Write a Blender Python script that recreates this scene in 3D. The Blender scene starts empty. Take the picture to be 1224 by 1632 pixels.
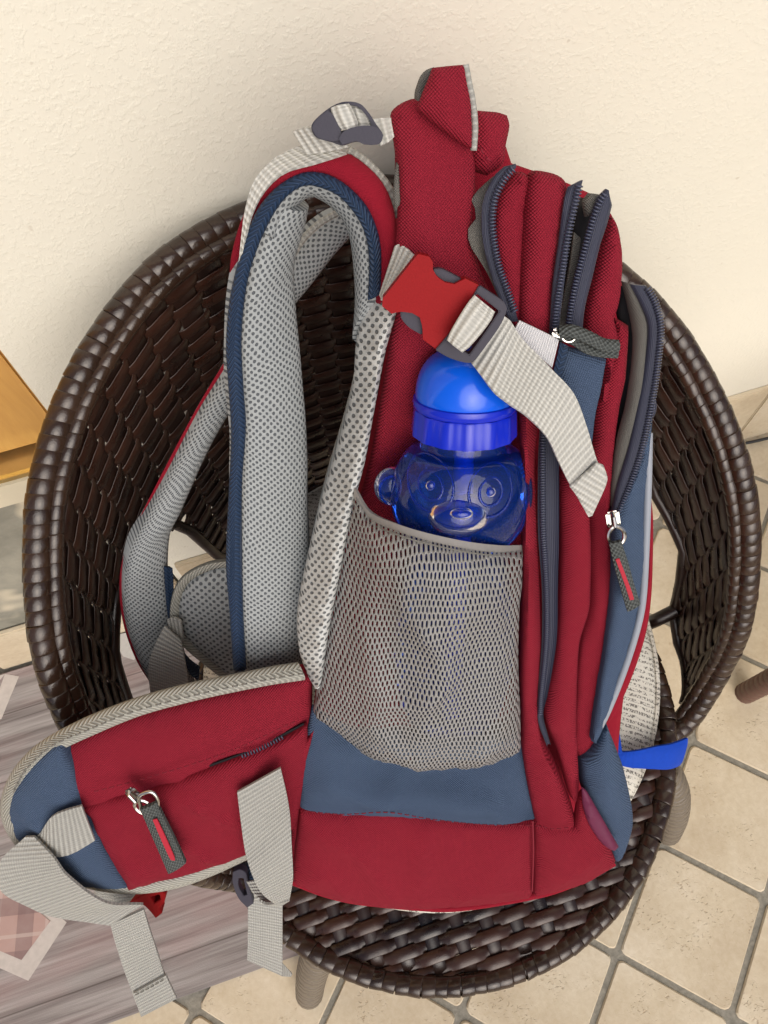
import bpy, bmesh, math, random
import numpy as np
from mathutils import Vector, Matrix, noise
from mathutils.geometry import delaunay_2d_cdt

random.seed(7)
D = bpy.data
SC = bpy.context.scene
COL = SC.collection

# ------------------------------------------------------------------ camera
F_PX, IW, IH = 1250.0, 1224.0, 1632.0
CAM = Vector((0, 0, 1.1984))
XW = Vector((0.95186634, -0.28693853, 0.10778103))
YW = Vector((-0.30566647, -0.86249292, 0.40332862))
UW = Vector((-0.02277015, -0.41685999, -0.90868546))
RIGHT = Vector((XW.x, YW.x, UW.x)).normalized()
UP = -Vector((XW.y, YW.y, UW.y)).normalized()
BACK = RIGHT.cross(UP).normalized()
UP = BACK.cross(RIGHT)
cam_d = D.cameras.new('camera')
cam_d.sensor_fit = 'VERTICAL'
cam_d.sensor_height = 36.0
cam_d.lens = F_PX / IH * 36.0
cam_d.clip_start = 0.02
cam_d.clip_end = 200
cam = D.objects.new('camera', cam_d)
cam.matrix_world = Matrix((( RIGHT.x, UP.x, BACK.x, CAM.x), (RIGHT.y, UP.y, BACK.y, CAM.y),
                           (RIGHT.z, UP.z, BACK.z, CAM.z), (0, 0, 0, 1)))
COL.objects.link(cam)
SC.camera = cam

# ------------------------------------------------------------------ light
SUN_EL, SUN_AZ = math.radians(40), math.radians(182)      # azimuth clockwise from +Y
w = D.worlds.new('World')
SC.world = w
w.use_nodes = True
nt = w.node_tree
sky = nt.nodes.new('ShaderNodeTexSky')
sky.sky_type = 'NISHITA'
sky.sun_disc = False
sky.sun_elevation = SUN_EL
sky.sun_rotation = SUN_AZ
sky.air_density = 0.6
sky.dust_density = 4.0
sky.ozone_density = 0.3
nt.links.new(sky.outputs[0], nt.nodes['Background'].inputs[0])
nt.nodes['Background'].inputs[1].default_value = 0.13
sl = D.lights.new('sun', 'SUN')
sl.energy = 2.2
sl.angle = math.radians(60)
sl.color = (1.0, 0.985, 0.95)
so = D.objects.new('sun', sl)
sdir = Vector((math.sin(SUN_AZ) * math.cos(SUN_EL), math.cos(SUN_AZ) * math.cos(SUN_EL), math.sin(SUN_EL)))
so.rotation_euler = sdir.to_track_quat('Z', 'Y').to_euler()
so.location = (0, -2, 4)
COL.objects.link(so)
SC.view_settings.view_transform = 'Standard'
SC.view_settings.look = 'None'
SC.view_settings.gamma = 1.0
SC.view_settings.exposure = -0.08
SC.cycles.max_bounces = 10
SC.cycles.transparent_max_bounces = 16

# ------------------------------------------------------------------ frames
ALPHA = math.radians(25)
BU = RIGHT                                                  # bag: across the side panel
BV = (math.cos(ALPHA) * UP + math.sin(ALPHA) * BACK).normalized()   # bag: bottom to top
BN = BU.cross(BV).normalized()                              # bag: out of the side panel

def ray(px, py):
    return RIGHT * ((px - IW / 2) / F_PX) - UP * ((py - IH / 2) / F_PX) - BACK

def at_z(px, py, z):
    r = ray(px, py)
    return CAM + r * ((z - CAM.z) / r.z)

def at_y(px, py, y):
    r = ray(px, py)
    return CAM + r * (y / r.y)

P0 = at_z(720, 1430, 0.53)

def B(px, py, off=0.0):
    """A point of the bag: on its side plane moved out by off metres."""
    r = ray(px, py)
    t = ((P0 + BN * off - CAM).dot(BN)) / r.dot(BN)
    return CAM + r * t

# ------------------------------------------------------------------ object helpers
def link(name, me, mat=None, parent=None):
    o = D.objects.new(name, me)
    COL.objects.link(o)
    if mat is not None:
        me.materials.append(mat)
    if parent is not None:
        o.parent = parent
    return o

def thing(name, label, cat, loc=(0, 0, 0), group=None):
    o = D.objects.new(name, None)
    o.empty_display_size = 0.05
    COL.objects.link(o)
    o.location = loc
    o['label'] = label
    o['category'] = cat
    if group:
        o['group'] = group
    return o

def put(name, verts, faces, mat, parent, uvs=None, smooth=True, sharp=None):
    """Mesh from world-space vertices under a parent that may be moved."""
    org = Vector((0, 0, 0))
    if parent is not None:
        p = parent
        while p is not None:
            org += p.location
            p = p.parent
    me = D.meshes.new(name)
    c = sum((Vector(v) for v in verts), Vector()) / len(verts)
    me.from_pydata([tuple(Vector(v) - c) for v in verts], [], faces)
    if uvs is not None:
        ul = me.uv_layers.new(name='UVMap')
        idx = np.empty(len(me.loops), dtype=np.int32)
        me.loops.foreach_get('vertex_index', idx)
        ul.data.foreach_set('uv', np.asarray(uvs, dtype=np.float32)[idx].ravel())
    if smooth:
        me.polygons.foreach_set('use_smooth', np.ones(len(me.polygons), dtype=bool))
        if sharp:
            me.set_sharp_from_angle(angle=math.radians(sharp))
    me.update()
    o = link(name, me, mat, parent)
    o.location = c - org
    return o

def cr(pts, n_per, closed=False):
    """Catmull-Rom through points (numpy rows)."""
    P = np.asarray(pts, float)
    N = len(P)
    out = []
    segs = N if closed else N - 1
    for i in range(segs):
        p1, p2 = P[i], P[(i + 1) % N]
        p0 = P[i - 1] if (closed or i > 0) else 2 * p1 - p2
        p3 = P[(i + 2) % N] if (closed or i + 2 < N) else 2 * p2 - p1
        m1, m2 = (p2 - p0) / 2, (p3 - p1) / 2
        d = np.linalg.norm((p2 - p1)[:2])
        for m in (m1, m2):
            l = np.linalg.norm(m[:2])
            if l > d * 1.0 and l > 1e-9:
                m *= d * 1.0 / l
        k = n_per if not callable(n_per) else n_per(p1, p2)
        for j in range(k):
            t = j / k
            t2, t3 = t * t, t * t * t
            out.append((2*t3 - 3*t2 + 1) * p1 + (t3 - 2*t2 + t) * m1 + (-2*t3 + 3*t2) * p2 + (t3 - t2) * m2)
    if not closed:
        out.append(P[-1])
    return np.array(out)

def outline_curve(pts, step=7.0, corner=48):
    """Closed outline in pixels: smooth, but kept sharp where it turns hard."""
    P = np.asarray([(p[0], p[1], p[2] if len(p) > 2 else 0.0) for p in pts], float)
    N = len(P)
    hard = []
    for i in range(N):
        a = P[i, :2] - P[i - 1, :2]
        b = P[(i + 1) % N, :2] - P[i, :2]
        ang = abs(math.degrees(math.atan2(a[0]*b[1] - a[1]*b[0], a @ b)))
        if ang > corner:
            hard.append(i)
    kf = lambda a, b: max(1, int(round(np.linalg.norm((b - a)[:2]) / step)))
    if not hard:
        return cr(P, kf, True)
    out = []
    for h in range(len(hard)):
        i0, i1 = hard[h], hard[(h + 1) % len(hard)]
        if i1 <= i0:
            i1 += N
        seg = [P[k % N] for k in range(i0, i1 + 1)]
        out.append(cr(seg, kf)[:-1])
    return np.concatenate(out)

def patch(name, mat, parent, pts, off=0.0, bulge=0.008, edge=0.012, thick=0.004, step=0.007,
          folds=(), wr=0.0010, wsc=28.0, seed=0.0, px_step=6.0, corner=48, rot=0.0, at=None, pucker=.0018):
    """Cloth panel traced round its outline: puffed, wrinkled and with real thickness.
    folds: (x1, y1, x2, y2, width_px, height_m) ridges or creases."""
    at = at or B
    C = outline_curve(pts, px_step, corner)
    offs = C[:, 2] + off
    base = [at(c[0], c[1], 0.0) for c in C]
    ab = np.array([((p - P0).dot(BU), (p - P0).dot(BV)) for p in base])
    n = len(ab)
    # inner points on a jittered grid
    mn, mx = ab.min(0), ab.max(0)
    xs = np.arange(mn[0], mx[0], step)
    ys = np.arange(mn[1], mx[1], step)
    rng = np.random.RandomState(int(abs(seed) * 10) + 3)
    G = np.array([(x + (step * .5 if j % 2 else 0), y) for j, y in enumerate(ys) for x in xs])
    if len(G):
        G = G + rng.uniform(-.15, .15, G.shape) * step
        A = ab
        Bq = np.roll(ab, -1, 0)
        # inside test
        x, y = G[:, 0:1], G[:, 1:2]
        cond = (A[None, :, 1] > y) != (Bq[None, :, 1] > y)
        with np.errstate(divide='ignore', invalid='ignore'):
            xi = (Bq[None, :, 0] - A[None, :, 0]) * (y - A[None, :, 1]) / (Bq[None, :, 1] - A[None, :, 1]) + A[None, :, 0]
        ins = ((cond & (x < xi)).sum(1) % 2) == 1
        G = G[ins]
    def seg_dist(Q):
        A = ab
        d = np.roll(ab, -1, 0) - A
        L = (d ** 2).sum(1) + 1e-12
        t = np.clip(((Q[:, None, :] - A[None]) * d[None]).sum(2) / L[None], 0, 1)
        c = A[None] + d[None] * t[..., None]
        return np.sqrt(((Q[:, None, :] - c) ** 2).sum(2)).min(1)
    if len(G):
        dG = seg_dist(G)
        keep = dG > step * .42
        G, dG = G[keep], dG[keep]
    # rings of points close to the edge, so that the rolled edge stays smooth
    nrm2 = np.roll(ab, -1, 0) - np.roll(ab, 1, 0)
    nrm2 = np.stack([-nrm2[:, 1], nrm2[:, 0]], 1) / (np.linalg.norm(nrm2, axis=1, keepdims=True) + 1e-12)
    area = (ab[:, 0] * np.roll(ab[:, 1], -1) - np.roll(ab[:, 0], -1) * ab[:, 1]).sum()
    if area < 0:
        nrm2 = -nrm2
    rings = []
    for rd in (.0009, .0024, .0048):
        if rd > edge * .9:
            break
        R = ab + nrm2 * rd
        dR = seg_dist(R)
        R = R[dR > rd * .93]
        rings.append(R)
        last = rd
    if rings:
        if len(G):
            G = G[dG > last + step * .45]
        G = np.concatenate([x for x in rings + [G] if len(x)])
    allp = [Vector(p) for p in ab] + [Vector(p) for p in G]
    res = delaunay_2d_cdt(allp, [], [list(range(n))], 1, 1e-6)
    V = np.array([(v.x, v.y) for v in res[0]])
    Fc = [tuple(f) for f in res[2]]
    dist = seg_dist(V)
    # base offset: inverse distance from the outline
    if offs.max() - offs.min() > 1e-5:
        dd = ((V[:, None, :] - ab[None]) ** 2).sum(2) + 1e-9
        wgt = dd ** -1.5
        bo = (wgt * offs[None]).sum(1) / wgt.sum(1)
    else:
        bo = np.full(len(V), offs[0])
    u = np.clip(dist / max(edge, 1e-5), 0, 1)
    hgt = bulge * np.sqrt(np.maximum(0, 1 - (1 - u) ** 2))
    fp = []
    for f in folds:
        q = [at(f[0], f[1], 0.0), at(f[2], f[3], 0.0)]
        q = [np.array(((p - P0).dot(BU), (p - P0).dot(BV))) for p in q]
        pm = at((f[0] + f[2]) / 2, (f[1] + f[3]) / 2, 0.0)
        wd = f[4] / F_PX * -(pm - CAM).dot(BACK)
        d = q[1] - q[0]
        t = np.clip(((V - q[0]) @ d) / (d @ d + 1e-12), 0, 1)
        dist_f = np.sqrt((((V - q[0]) - t[:, None] * d[None]) ** 2).sum(1))
        taper = np.minimum(1, 1.25 - np.abs(t - .5) * 1.2)
        hgt = hgt + f[5] * np.exp(-(dist_f / wd) ** 2) * taper * np.clip(dist / 0.004, 0, 1)
    # relax the puffed heights so that narrow panels do not show ridges
    nb = [set() for _ in range(len(V))]
    for f in Fc:
        for k in range(len(f)):
            nb[f[k]].add(f[(k + 1) % len(f)])
            nb[f[(k + 1) % len(f)]].add(f[k])
    inner = [i for i in range(len(V)) if dist[i] > 1e-5 and nb[i]]
    nbl = [list(q) for q in nb]
    for _ in range(4):
        new = hgt.copy()
        for i in inner:
            if dist[i] > .003:
                new[i] = .4 * hgt[i] + .6 * hgt[nbl[i]].mean()
        hgt = new
    verts = []
    for i, (a, b) in enumerate(V):
        p = P0 + BU * a + BV * b
        r = (p - CAM)
        t = ((P0 + BN * float(bo[i]) - CAM).dot(BN)) / r.dot(BN)
        p = CAM + r * t
        nz = noise.noise(Vector((a * wsc + seed, b * wsc * .7, seed * 1.7))) + .5 * noise.noise(Vector((a * wsc * 2.3, b * wsc * 2.3 + seed, 4.1)))
        cz = 1 - abs(noise.noise(Vector((a * 21 + b * 9 + seed * 2.3, b * 13 - a * 6, seed))))
        pk = noise.noise(Vector((a * 170, b * 170, seed))) * math.exp(-float(dist[i]) / .007)
        verts.append(p + BN * (float(hgt[i]) + wr * (1.6 * nz + 3.6 * cz ** 8) * float(u[i]) + pucker * pk * min(1.0, float(dist[i]) / .002)))
    m = len(verts)
    back = [v - BN * thick for v in verts]
    faces = []
    for f in Fc:
        a, b, c = f[:3]
        nrm = (V[b] - V[a])[0] * (V[c] - V[a])[1] - (V[b] - V[a])[1] * (V[c] - V[a])[0]
        ff = f if nrm > 0 else f[::-1]
        faces.append(ff)
        faces.append(tuple(i + m for i in ff[::-1]))
    # side walls along boundary edges
    cnt = {}
    for f in faces[::2]:
        for k in range(len(f)):
            e = (f[k], f[(k + 1) % len(f)])
            cnt[e] = 1
    for (a, b) in list(cnt):
        if (b, a) not in cnt:
            faces.append((b, a, a + m, b + m))
    cr_, sr_ = math.cos(rot), math.sin(rot)
    uv = np.stack([V[:, 0] * cr_ + V[:, 1] * sr_, -V[:, 0] * sr_ + V[:, 1] * cr_], 1)
    return put(name, verts + back, faces, mat, parent, np.concatenate([uv, uv]), sharp=60)

def strip(name, mat, parent, L, R, off=0.0, thick=0.0022, n=None, cols=6, crown=0.0, wave=0.0, seed=0.0, at=None, world=False):
    """A band between two traced edges (pixel x, y, offset), with thickness; crown puffs it."""
    at = at or B
    if world:
        l3 = cr([tuple(p) for p in L], 8)
        r3 = cr([tuple(p) for p in R], 8)
    else:
        f3 = lambda q: [(p[0], p[1], p[2] if len(p) > 2 else 0.0) for p in q]
        ll, rr = cr(f3(L), 12), cr(f3(R), 12)
        l3 = np.array([at(p[0], p[1], p[2] + off) for p in ll])
        r3 = np.array([at(p[0], p[1], p[2] + off) for p in rr])
    def resample(q, k):
        s = np.concatenate([[0], np.cumsum(np.linalg.norm(np.diff(q, axis=0), axis=1))])
        t = np.linspace(0, s[-1], k)
        return np.stack([np.interp(t, s, q[:, i]) for i in range(3)], 1), s[-1]
    if len(L) == len(R):
        mid = (l3 + r3) / 2
        s = np.concatenate([[0], np.cumsum(np.linalg.norm(np.diff(mid, axis=0), axis=1))])
        k = n or max(6, int(s[-1] / 0.0045))
        t = np.linspace(0, s[-1], k)
        l3 = np.stack([np.interp(t, s, l3[:, i]) for i in range(3)], 1)
        r3 = np.stack([np.interp(t, s, r3[:, i]) for i in range(3)], 1)
        tot = s[-1]
    else:
        l3, tot = resample(l3, 60)
        r3, tot = resample(r3, 60)
        k = 60
    mid = (l3 + r3) / 2
    tg = np.gradient(mid, axis=0)
    ac = r3 - l3
    nr = np.cross(ac, tg)
    nr /= (np.linalg.norm(nr, axis=1, keepdims=True) + 1e-12)
    if not world:
        # the face that looks out of the bag
        if sum(float(Vector(x).dot(BN)) for x in nr) < 0:
            nr = -nr
    sl_ = np.concatenate([[0], np.cumsum(np.linalg.norm(np.diff(mid, axis=0), axis=1))])
    top, bot, uv = [], [], []
    for i in range(k):
        wd = np.linalg.norm(ac[i])
        for j in range(cols + 1):
            t = j / cols
            h = crown * math.sqrt(max(0, 1 - (2 * t - 1) ** 2))
            wv = wave * noise.noise(Vector((sl_[i] * 30 + seed, t * .8, seed)))
            p = l3[i] + ac[i] * t + nr[i] * (h + wv)
            top.append(p)
            bot.append(p - nr[i] * (thick + crown * .5 * math.sqrt(max(0, 1 - (2 * t - 1) ** 2))))
            al = (t - .5) * wd if crown <= 0 else (math.asin(max(-1, min(1, 2 * t - 1))) / math.pi * (.35 * wd + 1.6 * crown) + (t - .5) * .65 * wd)
            uv.append((al, sl_[i]))
    c = cols + 1
    m = len(top)
    fs = []
    flip = Vector(np.cross(ac[k // 2], tg[k // 2])).dot(Vector(nr[k // 2])) < 0
    for i in range(k - 1):
        for j in range(cols):
            a, b, d, e = i * c + j, i * c + j + 1, (i + 1) * c + j + 1, (i + 1) * c + j
            q = (a, b, d, e)
            if flip:
                q = q[::-1]
            fs.append(q)
            fs.append(tuple(x + m for x in q[::-1]))
    def wall(a, b):
        q = (b, a, a + m, b + m)
        fs.append(q if not flip else q[::-1])
    for i in range(k - 1):
        wall((i + 1) * c, i * c)
        wall(i * c + cols, (i + 1) * c + cols)
    for j in range(cols):
        wall(j, j + 1)
        wall((k - 1) * c + j + 1, (k - 1) * c + j)
    return put(name, top + bot, fs, mat, parent, np.array(uv + uv), sharp=55)

def tube_mesh(pts, rad, seg=10, closed=False, flat=1.0, twist_up=None):
    """Verts, faces, uvs of a tube along world points; rad a number or list; flat squashes it."""
    P = np.asarray([tuple(p) for p in pts], float)
    n = len(P)
    if closed:
        T = np.roll(P, -1, 0) - np.roll(P, 1, 0)
    else:
        T = np.gradient(P, axis=0)
    T /= np.linalg.norm(T, axis=1, keepdims=True) + 1e-12
    up = Vector(twist_up) if twist_up is not None else (Vector((0, 0, 1)) if abs(T[0][2]) < .8 else Vector((1, 0, 0)))
    V, Fs, uv = [], [], []
    s = 0.0
    prev = None
    for i in range(n):
        t = Vector(T[i])
        if prev is None or twist_up is not None:
            x = up.cross(t).normalized()
        else:
            x = (prev - t * prev.dot(t)).normalized()
        prev = x
        y = t.cross(x)
        r = rad[i] if hasattr(rad, '__len__') else rad
        if i:
            s += float(np.linalg.norm(P[i] - P[i - 1]))
        for k in range(seg):
            a = 2 * math.pi * k / seg
            V.append(Vector(P[i]) + x * (r * math.cos(a)) + y * (r * flat * math.sin(a)))
            uv.append((r * a, s))
    rings = n if closed else n - 1
    for i in range(rings):
        for k in range(seg):
            a, b = i * seg + k, i * seg + (k + 1) % seg
            c, d = ((i + 1) % n) * seg + (k + 1) % seg, ((i + 1) % n) * seg + k
            Fs.append((a, b, c, d))
    if not closed:
        Fs.append(tuple(range(seg))[::-1])
        Fs.append(tuple((n - 1) * seg + k for k in range(seg)))
    return V, Fs, uv

def tube(name, mat, parent, pts, rad, seg=10, closed=False, flat=1.0, up=None, smoothn=0):
    if smoothn:
        pts = cr([tuple(p) for p in pts], smoothn, closed)
    V, Fs, uv = tube_mesh(pts, rad, seg, closed, flat, up)
    return put(name, V, Fs, mat, parent, np.array(uv), sharp=50)

def bpath(pts, off=0.0, n=8, closed=False):
    c = cr([(p[0], p[1], p[2] if len(p) > 2 else 0.0) for p in pts], n, closed)
    return [B(p[0], p[1], p[2] + off) for p in c]

def slab(name, mat, parent, pts, off=0.0, thick=0.004, bev=0.0012, px_step=3, corner=62, holes=(), smooth_out=True):
    """Hard plastic plate traced round its outline, with bevelled edges and through holes."""
    C = outline_curve(pts, px_step, corner) if smooth_out else np.array([(p[0], p[1], p[2] if len(p) > 2 else 0) for p in pts], float)
    loops = [C] + [outline_curve(h, px_step, corner) for h in holes]
    o3, idx = [], []
    for lp in loops:
        idx.append(list(range(len(o3), len(o3) + len(lp))))
        o3 += [B(c[0], c[1], c[2] + off) for c in lp]
    q = [Vector(((p - P0).dot(BU), (p - P0).dot(BV))) for p in o3]
    edges = [(l[i], l[(i + 1) % len(l)]) for l in idx for i in range(len(l))]
    res = delaunay_2d_cdt(q, edges, [], 0, 1e-7)
    tri = []
    def inside(pt, lp):
        c = False
        L = [q[i] for i in lp]
        for i in range(len(L)):
            a, b = L[i - 1], L[i]
            if (a.y > pt.y) != (b.y > pt.y) and pt.x < (b.x - a.x) * (pt.y - a.y) / (b.y - a.y) + a.x:
                c = not c
        return c
    vv = res[0]
    for f in res[2]:
        g = sum((vv[i] for i in f), Vector((0, 0))) / len(f)
        if inside(g, idx[0]) and not any(inside(g, h) for h in idx[1:]):
            a, b, c = [vv[i] for i in f[:3]]
            tri.append(tuple(f) if (b - a).cross(c - a) > 0 else tuple(f[::-1]))
    hmap = {i: (p - P0).dot(BN) for i, p in enumerate(o3)}
    top = []
    for k, v in enumerate(vv):
        src = res[3][k][0] if res[3][k] else 0
        top.append(P0 + BU * v.x + BV * v.y + BN * hmap[src])
    m = len(top)
    cnt = set((f[k], f[(k + 1) % len(f)]) for f in tri for k in range(len(f)))
    bd = [(a, b) for (a, b) in cnt if (b, a) not in cnt]
    bm = bmesh.new()
    tv = [bm.verts.new(p) for p in top]
    bv = [bm.verts.new(p - BN * thick) for p in top]
    for f in tri:
        try:
            bm.faces.new([tv[i] for i in f])
            bm.faces.new([bv[i] for i in f[::-1]])
        except ValueError:
            pass
    for a, b in bd:
        try:
            bm.faces.new([tv[b], tv[a], bv[a], bv[b]])
        except ValueError:
            pass
    bmesh.ops.dissolve_limit(bm, angle_limit=math.radians(1), verts=bm.verts[:], edges=bm.edges[:])
    es = [e for e in bm.edges if len(e.link_faces) == 2 and e.calc_face_angle(0) > 1.0]
    if bev > 0:
        bmesh.ops.bevel(bm, geom=es, offset=bev, segments=2, affect='EDGES', clamp_overlap=True)
    bmesh.ops.triangulate(bm, faces=[f for f in bm.faces if len(f.verts) > 4])
    me = D.meshes.new(name)
    bm.to_mesh(me)
    bm.free()
    vs = [v.co.copy() for v in me.vertices]
    fs = [tuple(p.vertices) for p in me.polygons]
    D.meshes.remove(me)
    uv = [((p - P0).dot(BU), (p - P0).dot(BV)) for p in vs]
    return put(name, vs, fs, mat, parent, np.array(uv), sharp=35)

def box_mesh(cx, cy, cz, sx, sy, sz, bev=0.003):
    bm = bmesh.new()
    bmesh.ops.create_cube(bm, size=1)
    bmesh.ops.scale(bm, vec=(sx, sy, sz), verts=bm.verts)
    if bev:
        bmesh.ops.bevel(bm, geom=bm.edges[:], offset=bev, segments=2, affect='EDGES', clamp_overlap=True)
    vs = [v.co + Vector((cx, cy, cz)) for v in bm.verts]
    bm.verts.index_update()
    fs = [tuple(v.index for v in f.verts) for f in bm.faces]
    bm.free()
    return vs, fs

def join(parts):
    V, Fs = [], []
    for v, f in parts:
        k = len(V)
        V += list(v)
        Fs += [tuple(i + k for i in q) for q in f]
    return V, Fs

# ------------------------------------------------------------------ materials
class NT:
    def __init__(s, name, rough=0.6, spec=0.5):
        s.m = D.materials.new(name)
        s.m.use_nodes = True
        s.t = s.m.node_tree
        s.b = s.t.nodes['Principled BSDF']
        s.b.inputs['Roughness'].default_value = rough
        s.b.inputs['Specular IOR Level'].default_value = spec
    def n(s, typ, **kw):
        nd = s.t.nodes.new(typ)
        for k, v in kw.items():
            setattr(nd, k, v)
        return nd
    def set(s, sock, v):
        if isinstance(v, bpy.types.NodeSocket):
            s.t.links.new(v, sock)
        else:
            sock.default_value = v
    def math(s, op, a, b=0.0, c=0.0, clamp=False):
        nd = s.n('ShaderNodeMath', operation=op, use_clamp=clamp)
        for i, v in enumerate((a, b, c)):
            s.set(nd.inputs[i], v)
        return nd.outputs[0]
    def mix(s, f, a, b, mode='MIX'):
        nd = s.n('ShaderNodeMix', data_type='RGBA', blend_type=mode)
        s.set(nd.inputs[0], f)
        s.set(nd.inputs[6], a)
        s.set(nd.inputs[7], b)
        return nd.outputs[2]
    def uv(s):
        nd = s.n('ShaderNodeTexCoord')
        sp = s.n('ShaderNodeSeparateXYZ')
        s.t.links.new(nd.outputs['UV'], sp.inputs[0])
        return nd.outputs['UV'], sp.outputs[0], sp.outputs[1]
    def obj(s):
        return s.n('ShaderNodeTexCoord').outputs['Object']
    def geo(s):
        return s.n('ShaderNodeNewGeometry').outputs['Position']
    def noise(s, vec, scale, detail=3, rough=.55, dist=0.0):
        nd = s.n('ShaderNodeTexNoise')
        s.set(nd.inputs['Vector'], vec)
        nd.inputs['Scale'].default_value = scale
        nd.inputs['Detail'].default_value = detail
        nd.inputs['Roughness'].default_value = rough
        nd.inputs['Distortion'].default_value = dist
        return nd.outputs[0]
    def ramp(s, f, stops):
        nd = s.n('ShaderNodeValToRGB')
        s.set(nd.inputs[0], f)
        e = nd.color_ramp.elements
        while len(e) < len(stops):
            e.new(0.5)
        for q, (p, c) in zip(e, stops):
            q.position = p
            q.color = c if len(c) == 4 else (*c, 1)
        return nd.outputs[0]
    def maprange(s, v, a, b, c, d):
        nd = s.n('ShaderNodeMapRange')
        s.set(nd.inputs[0], v)
        for i, x in enumerate((a, b, c, d)):
            nd.inputs[i + 1].default_value = x
        return nd.outputs[0]
    def mapping(s, vec, scale=(1, 1, 1), rot=(0, 0, 0), loc=(0, 0, 0)):
        nd = s.n('ShaderNodeMapping')
        s.set(nd.inputs[0], vec)
        nd.inputs['Scale'].default_value = scale
        nd.inputs['Rotation'].default_value = rot
        nd.inputs['Location'].default_value = loc
        return nd.outputs[0]
    def bump(s, h, dist, strength=1.0, prev=None):
        nd = s.n('ShaderNodeBump')
        s.set(nd.inputs['Height'], h)
        nd.inputs['Distance'].default_value = dist
        nd.inputs['Strength'].default_value = strength
        if prev is not None:
            s.t.links.new(prev, nd.inputs['Normal'])
        return nd.outputs[0]
    def color(s, c):
        s.set(s.b.inputs['Base Color'], c if isinstance(c, bpy.types.NodeSocket) else (*c, 1))
    def normal(s, nsock):
        s.t.links.new(nsock, s.b.inputs['Normal'])

def c4(c, k=1.0):
    return (c[0] * k, c[1] * k, c[2] * k, 1)

def weave_mat(name, col, p=0.0017, rough=0.8, dark=0.68, light=1.16, sheen=0.0, amp=0.0004):
    """Coarse plain-weave polyester: over-under threads in relief, coloured darker in the hollows, plus grain."""
    t = NT(name, rough, 0.12)
    uv, u, v = t.uv()
    k = 2 * math.pi / p
    wob = t.noise(uv, 60, 2)
    uu = t.math('MULTIPLY', t.math('ADD', u, t.math('MULTIPLY', wob, p * .6)), k)
    vv = t.math('MULTIPLY', t.math('ADD', v, t.math('MULTIPLY', wob, p * .5)), k)
    h = t.math('MULTIPLY', t.math('SINE', uu), t.math('SINE', vv))
    grain = t.noise(uv, 420, 2)
    blot = t.noise(uv, 18, 3)
    f = t.math('ADD', t.math('MULTIPLY', h, .5), .5)
    f = t.math('ADD', t.math('MULTIPLY', f, .65), t.math('ADD', t.math('MULTIPLY', grain, .3), t.math('MULTIPLY', blot, .26)), clamp=True)
    t.color(t.mix(f, c4(col, dark), c4(col, light)))
    t.normal(t.bump(t.math('ADD', h, t.math('MULTIPLY', grain, .5)), amp, 0.9))
    t.b.inputs['Sheen Weight'].default_value = sheen
    return t.m

def web_mat(name, col, p=0.0033, rough=0.5, along=True, depth=.0006):
    """Woven webbing: ribs across the band and fine threads along it."""
    t = NT(name, rough, 0.4)
    uv, u, v = t.uv()
    r = t.math('SINE', t.math('MULTIPLY', v if along else u, 2 * math.pi / p))
    r2 = t.math('SINE', t.math('MULTIPLY', u if along else v, 2 * math.pi / (p * .55)))
    h = t.math('ADD', t.math('MULTIPLY', r, .75), t.math('MULTIPLY', r2, .25))
    g = t.noise(uv, 300, 2)
    f = t.math('ADD', t.math('MULTIPLY', t.math('ADD', t.math('MULTIPLY', h, .5), .5), .75), t.math('MULTIPLY', g, .3), clamp=True)
    t.color(t.mix(f, c4(col, .58), c4(col, 1.12)))
    t.normal(t.bump(h, depth, .8))
    t.b.inputs['Sheen Weight'].default_value = .1
    return t.m

def herring_mat(name, col, p=0.0031, q=0.005, rough=0.6):
    """Herringbone binding tape: slanting ribs that change side at the middle line."""
    t = NT(name, rough, 0.4)
    uv, u, v = t.uv()
    tri = t.math('ABSOLUTE', t.math('PINGPONG', u, q))
    r = t.math('SINE', t.math('MULTIPLY', t.math('ADD', v, tri), 2 * math.pi / p))
    g = t.noise(uv, 380, 2)
    f = t.math('ADD', t.math('ADD', t.math('MULTIPLY', r, .38), .42), t.math('MULTIPLY', g, .25), clamp=True)
    t.color(t.mix(f, c4(col, .55), c4(col, 1.25)))
    t.normal(t.bump(r, .0005, .8))
    return t.m

def twolattice(t, u, v, px_, py_):
    """Distance-like value to the nearest centre of a staggered lattice, in units of each axis pitch."""
    def cell(du, dv):
        a = t.math('SUBTRACT', t.math('FRACT', t.math('ADD', t.math('DIVIDE', u, px_), 100 + du)), .5)
        b = t.math('SUBTRACT', t.math('FRACT', t.math('ADD', t.math('DIVIDE', v, py_), 100 + dv)), .5)
        return a, b
    return cell(0, 0), cell(.5, .5)

def airmesh_mat(name, col, dot, px_=0.0056, py_=0.0066, r=0.0016, rough=.8):
    """Spacer mesh: a pale knitted net with staggered round pits down to a dark layer."""
    t = NT(name, rough, 0.3)
    uv, u, v = t.uv()
    wv = t.noise(uv, 40, 2)
    u = t.math('ADD', u, t.math('MULTIPLY', wv, .005))
    v = t.math('ADD', v, t.math('MULTIPLY', wv, .004))
    c1, c2 = twolattice(t, u, v, px_, py_)
    def d(c):
        a = t.math('MULTIPLY', c[0], px_)
        b = t.math('MULTIPLY', c[1], py_)
        return t.math('SQRT', t.math('ADD', t.math('MULTIPLY', a, a), t.math('MULTIPLY', b, b)))
    dm = t.math('MINIMUM', d(c1), d(c2))
    m = t.maprange(dm, r * .75, r * 1.15, 0, 1)
    g = t.noise(uv, 500, 2)
    net = t.mix(g, c4(col, .75), c4(col, 1.15))
    t.color(t.mix(m, c4(dot), net))
    t.normal(t.bump(t.math('ADD', m, t.math('MULTIPLY', g, .3)), .0010, .9))
    return t.m

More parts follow.
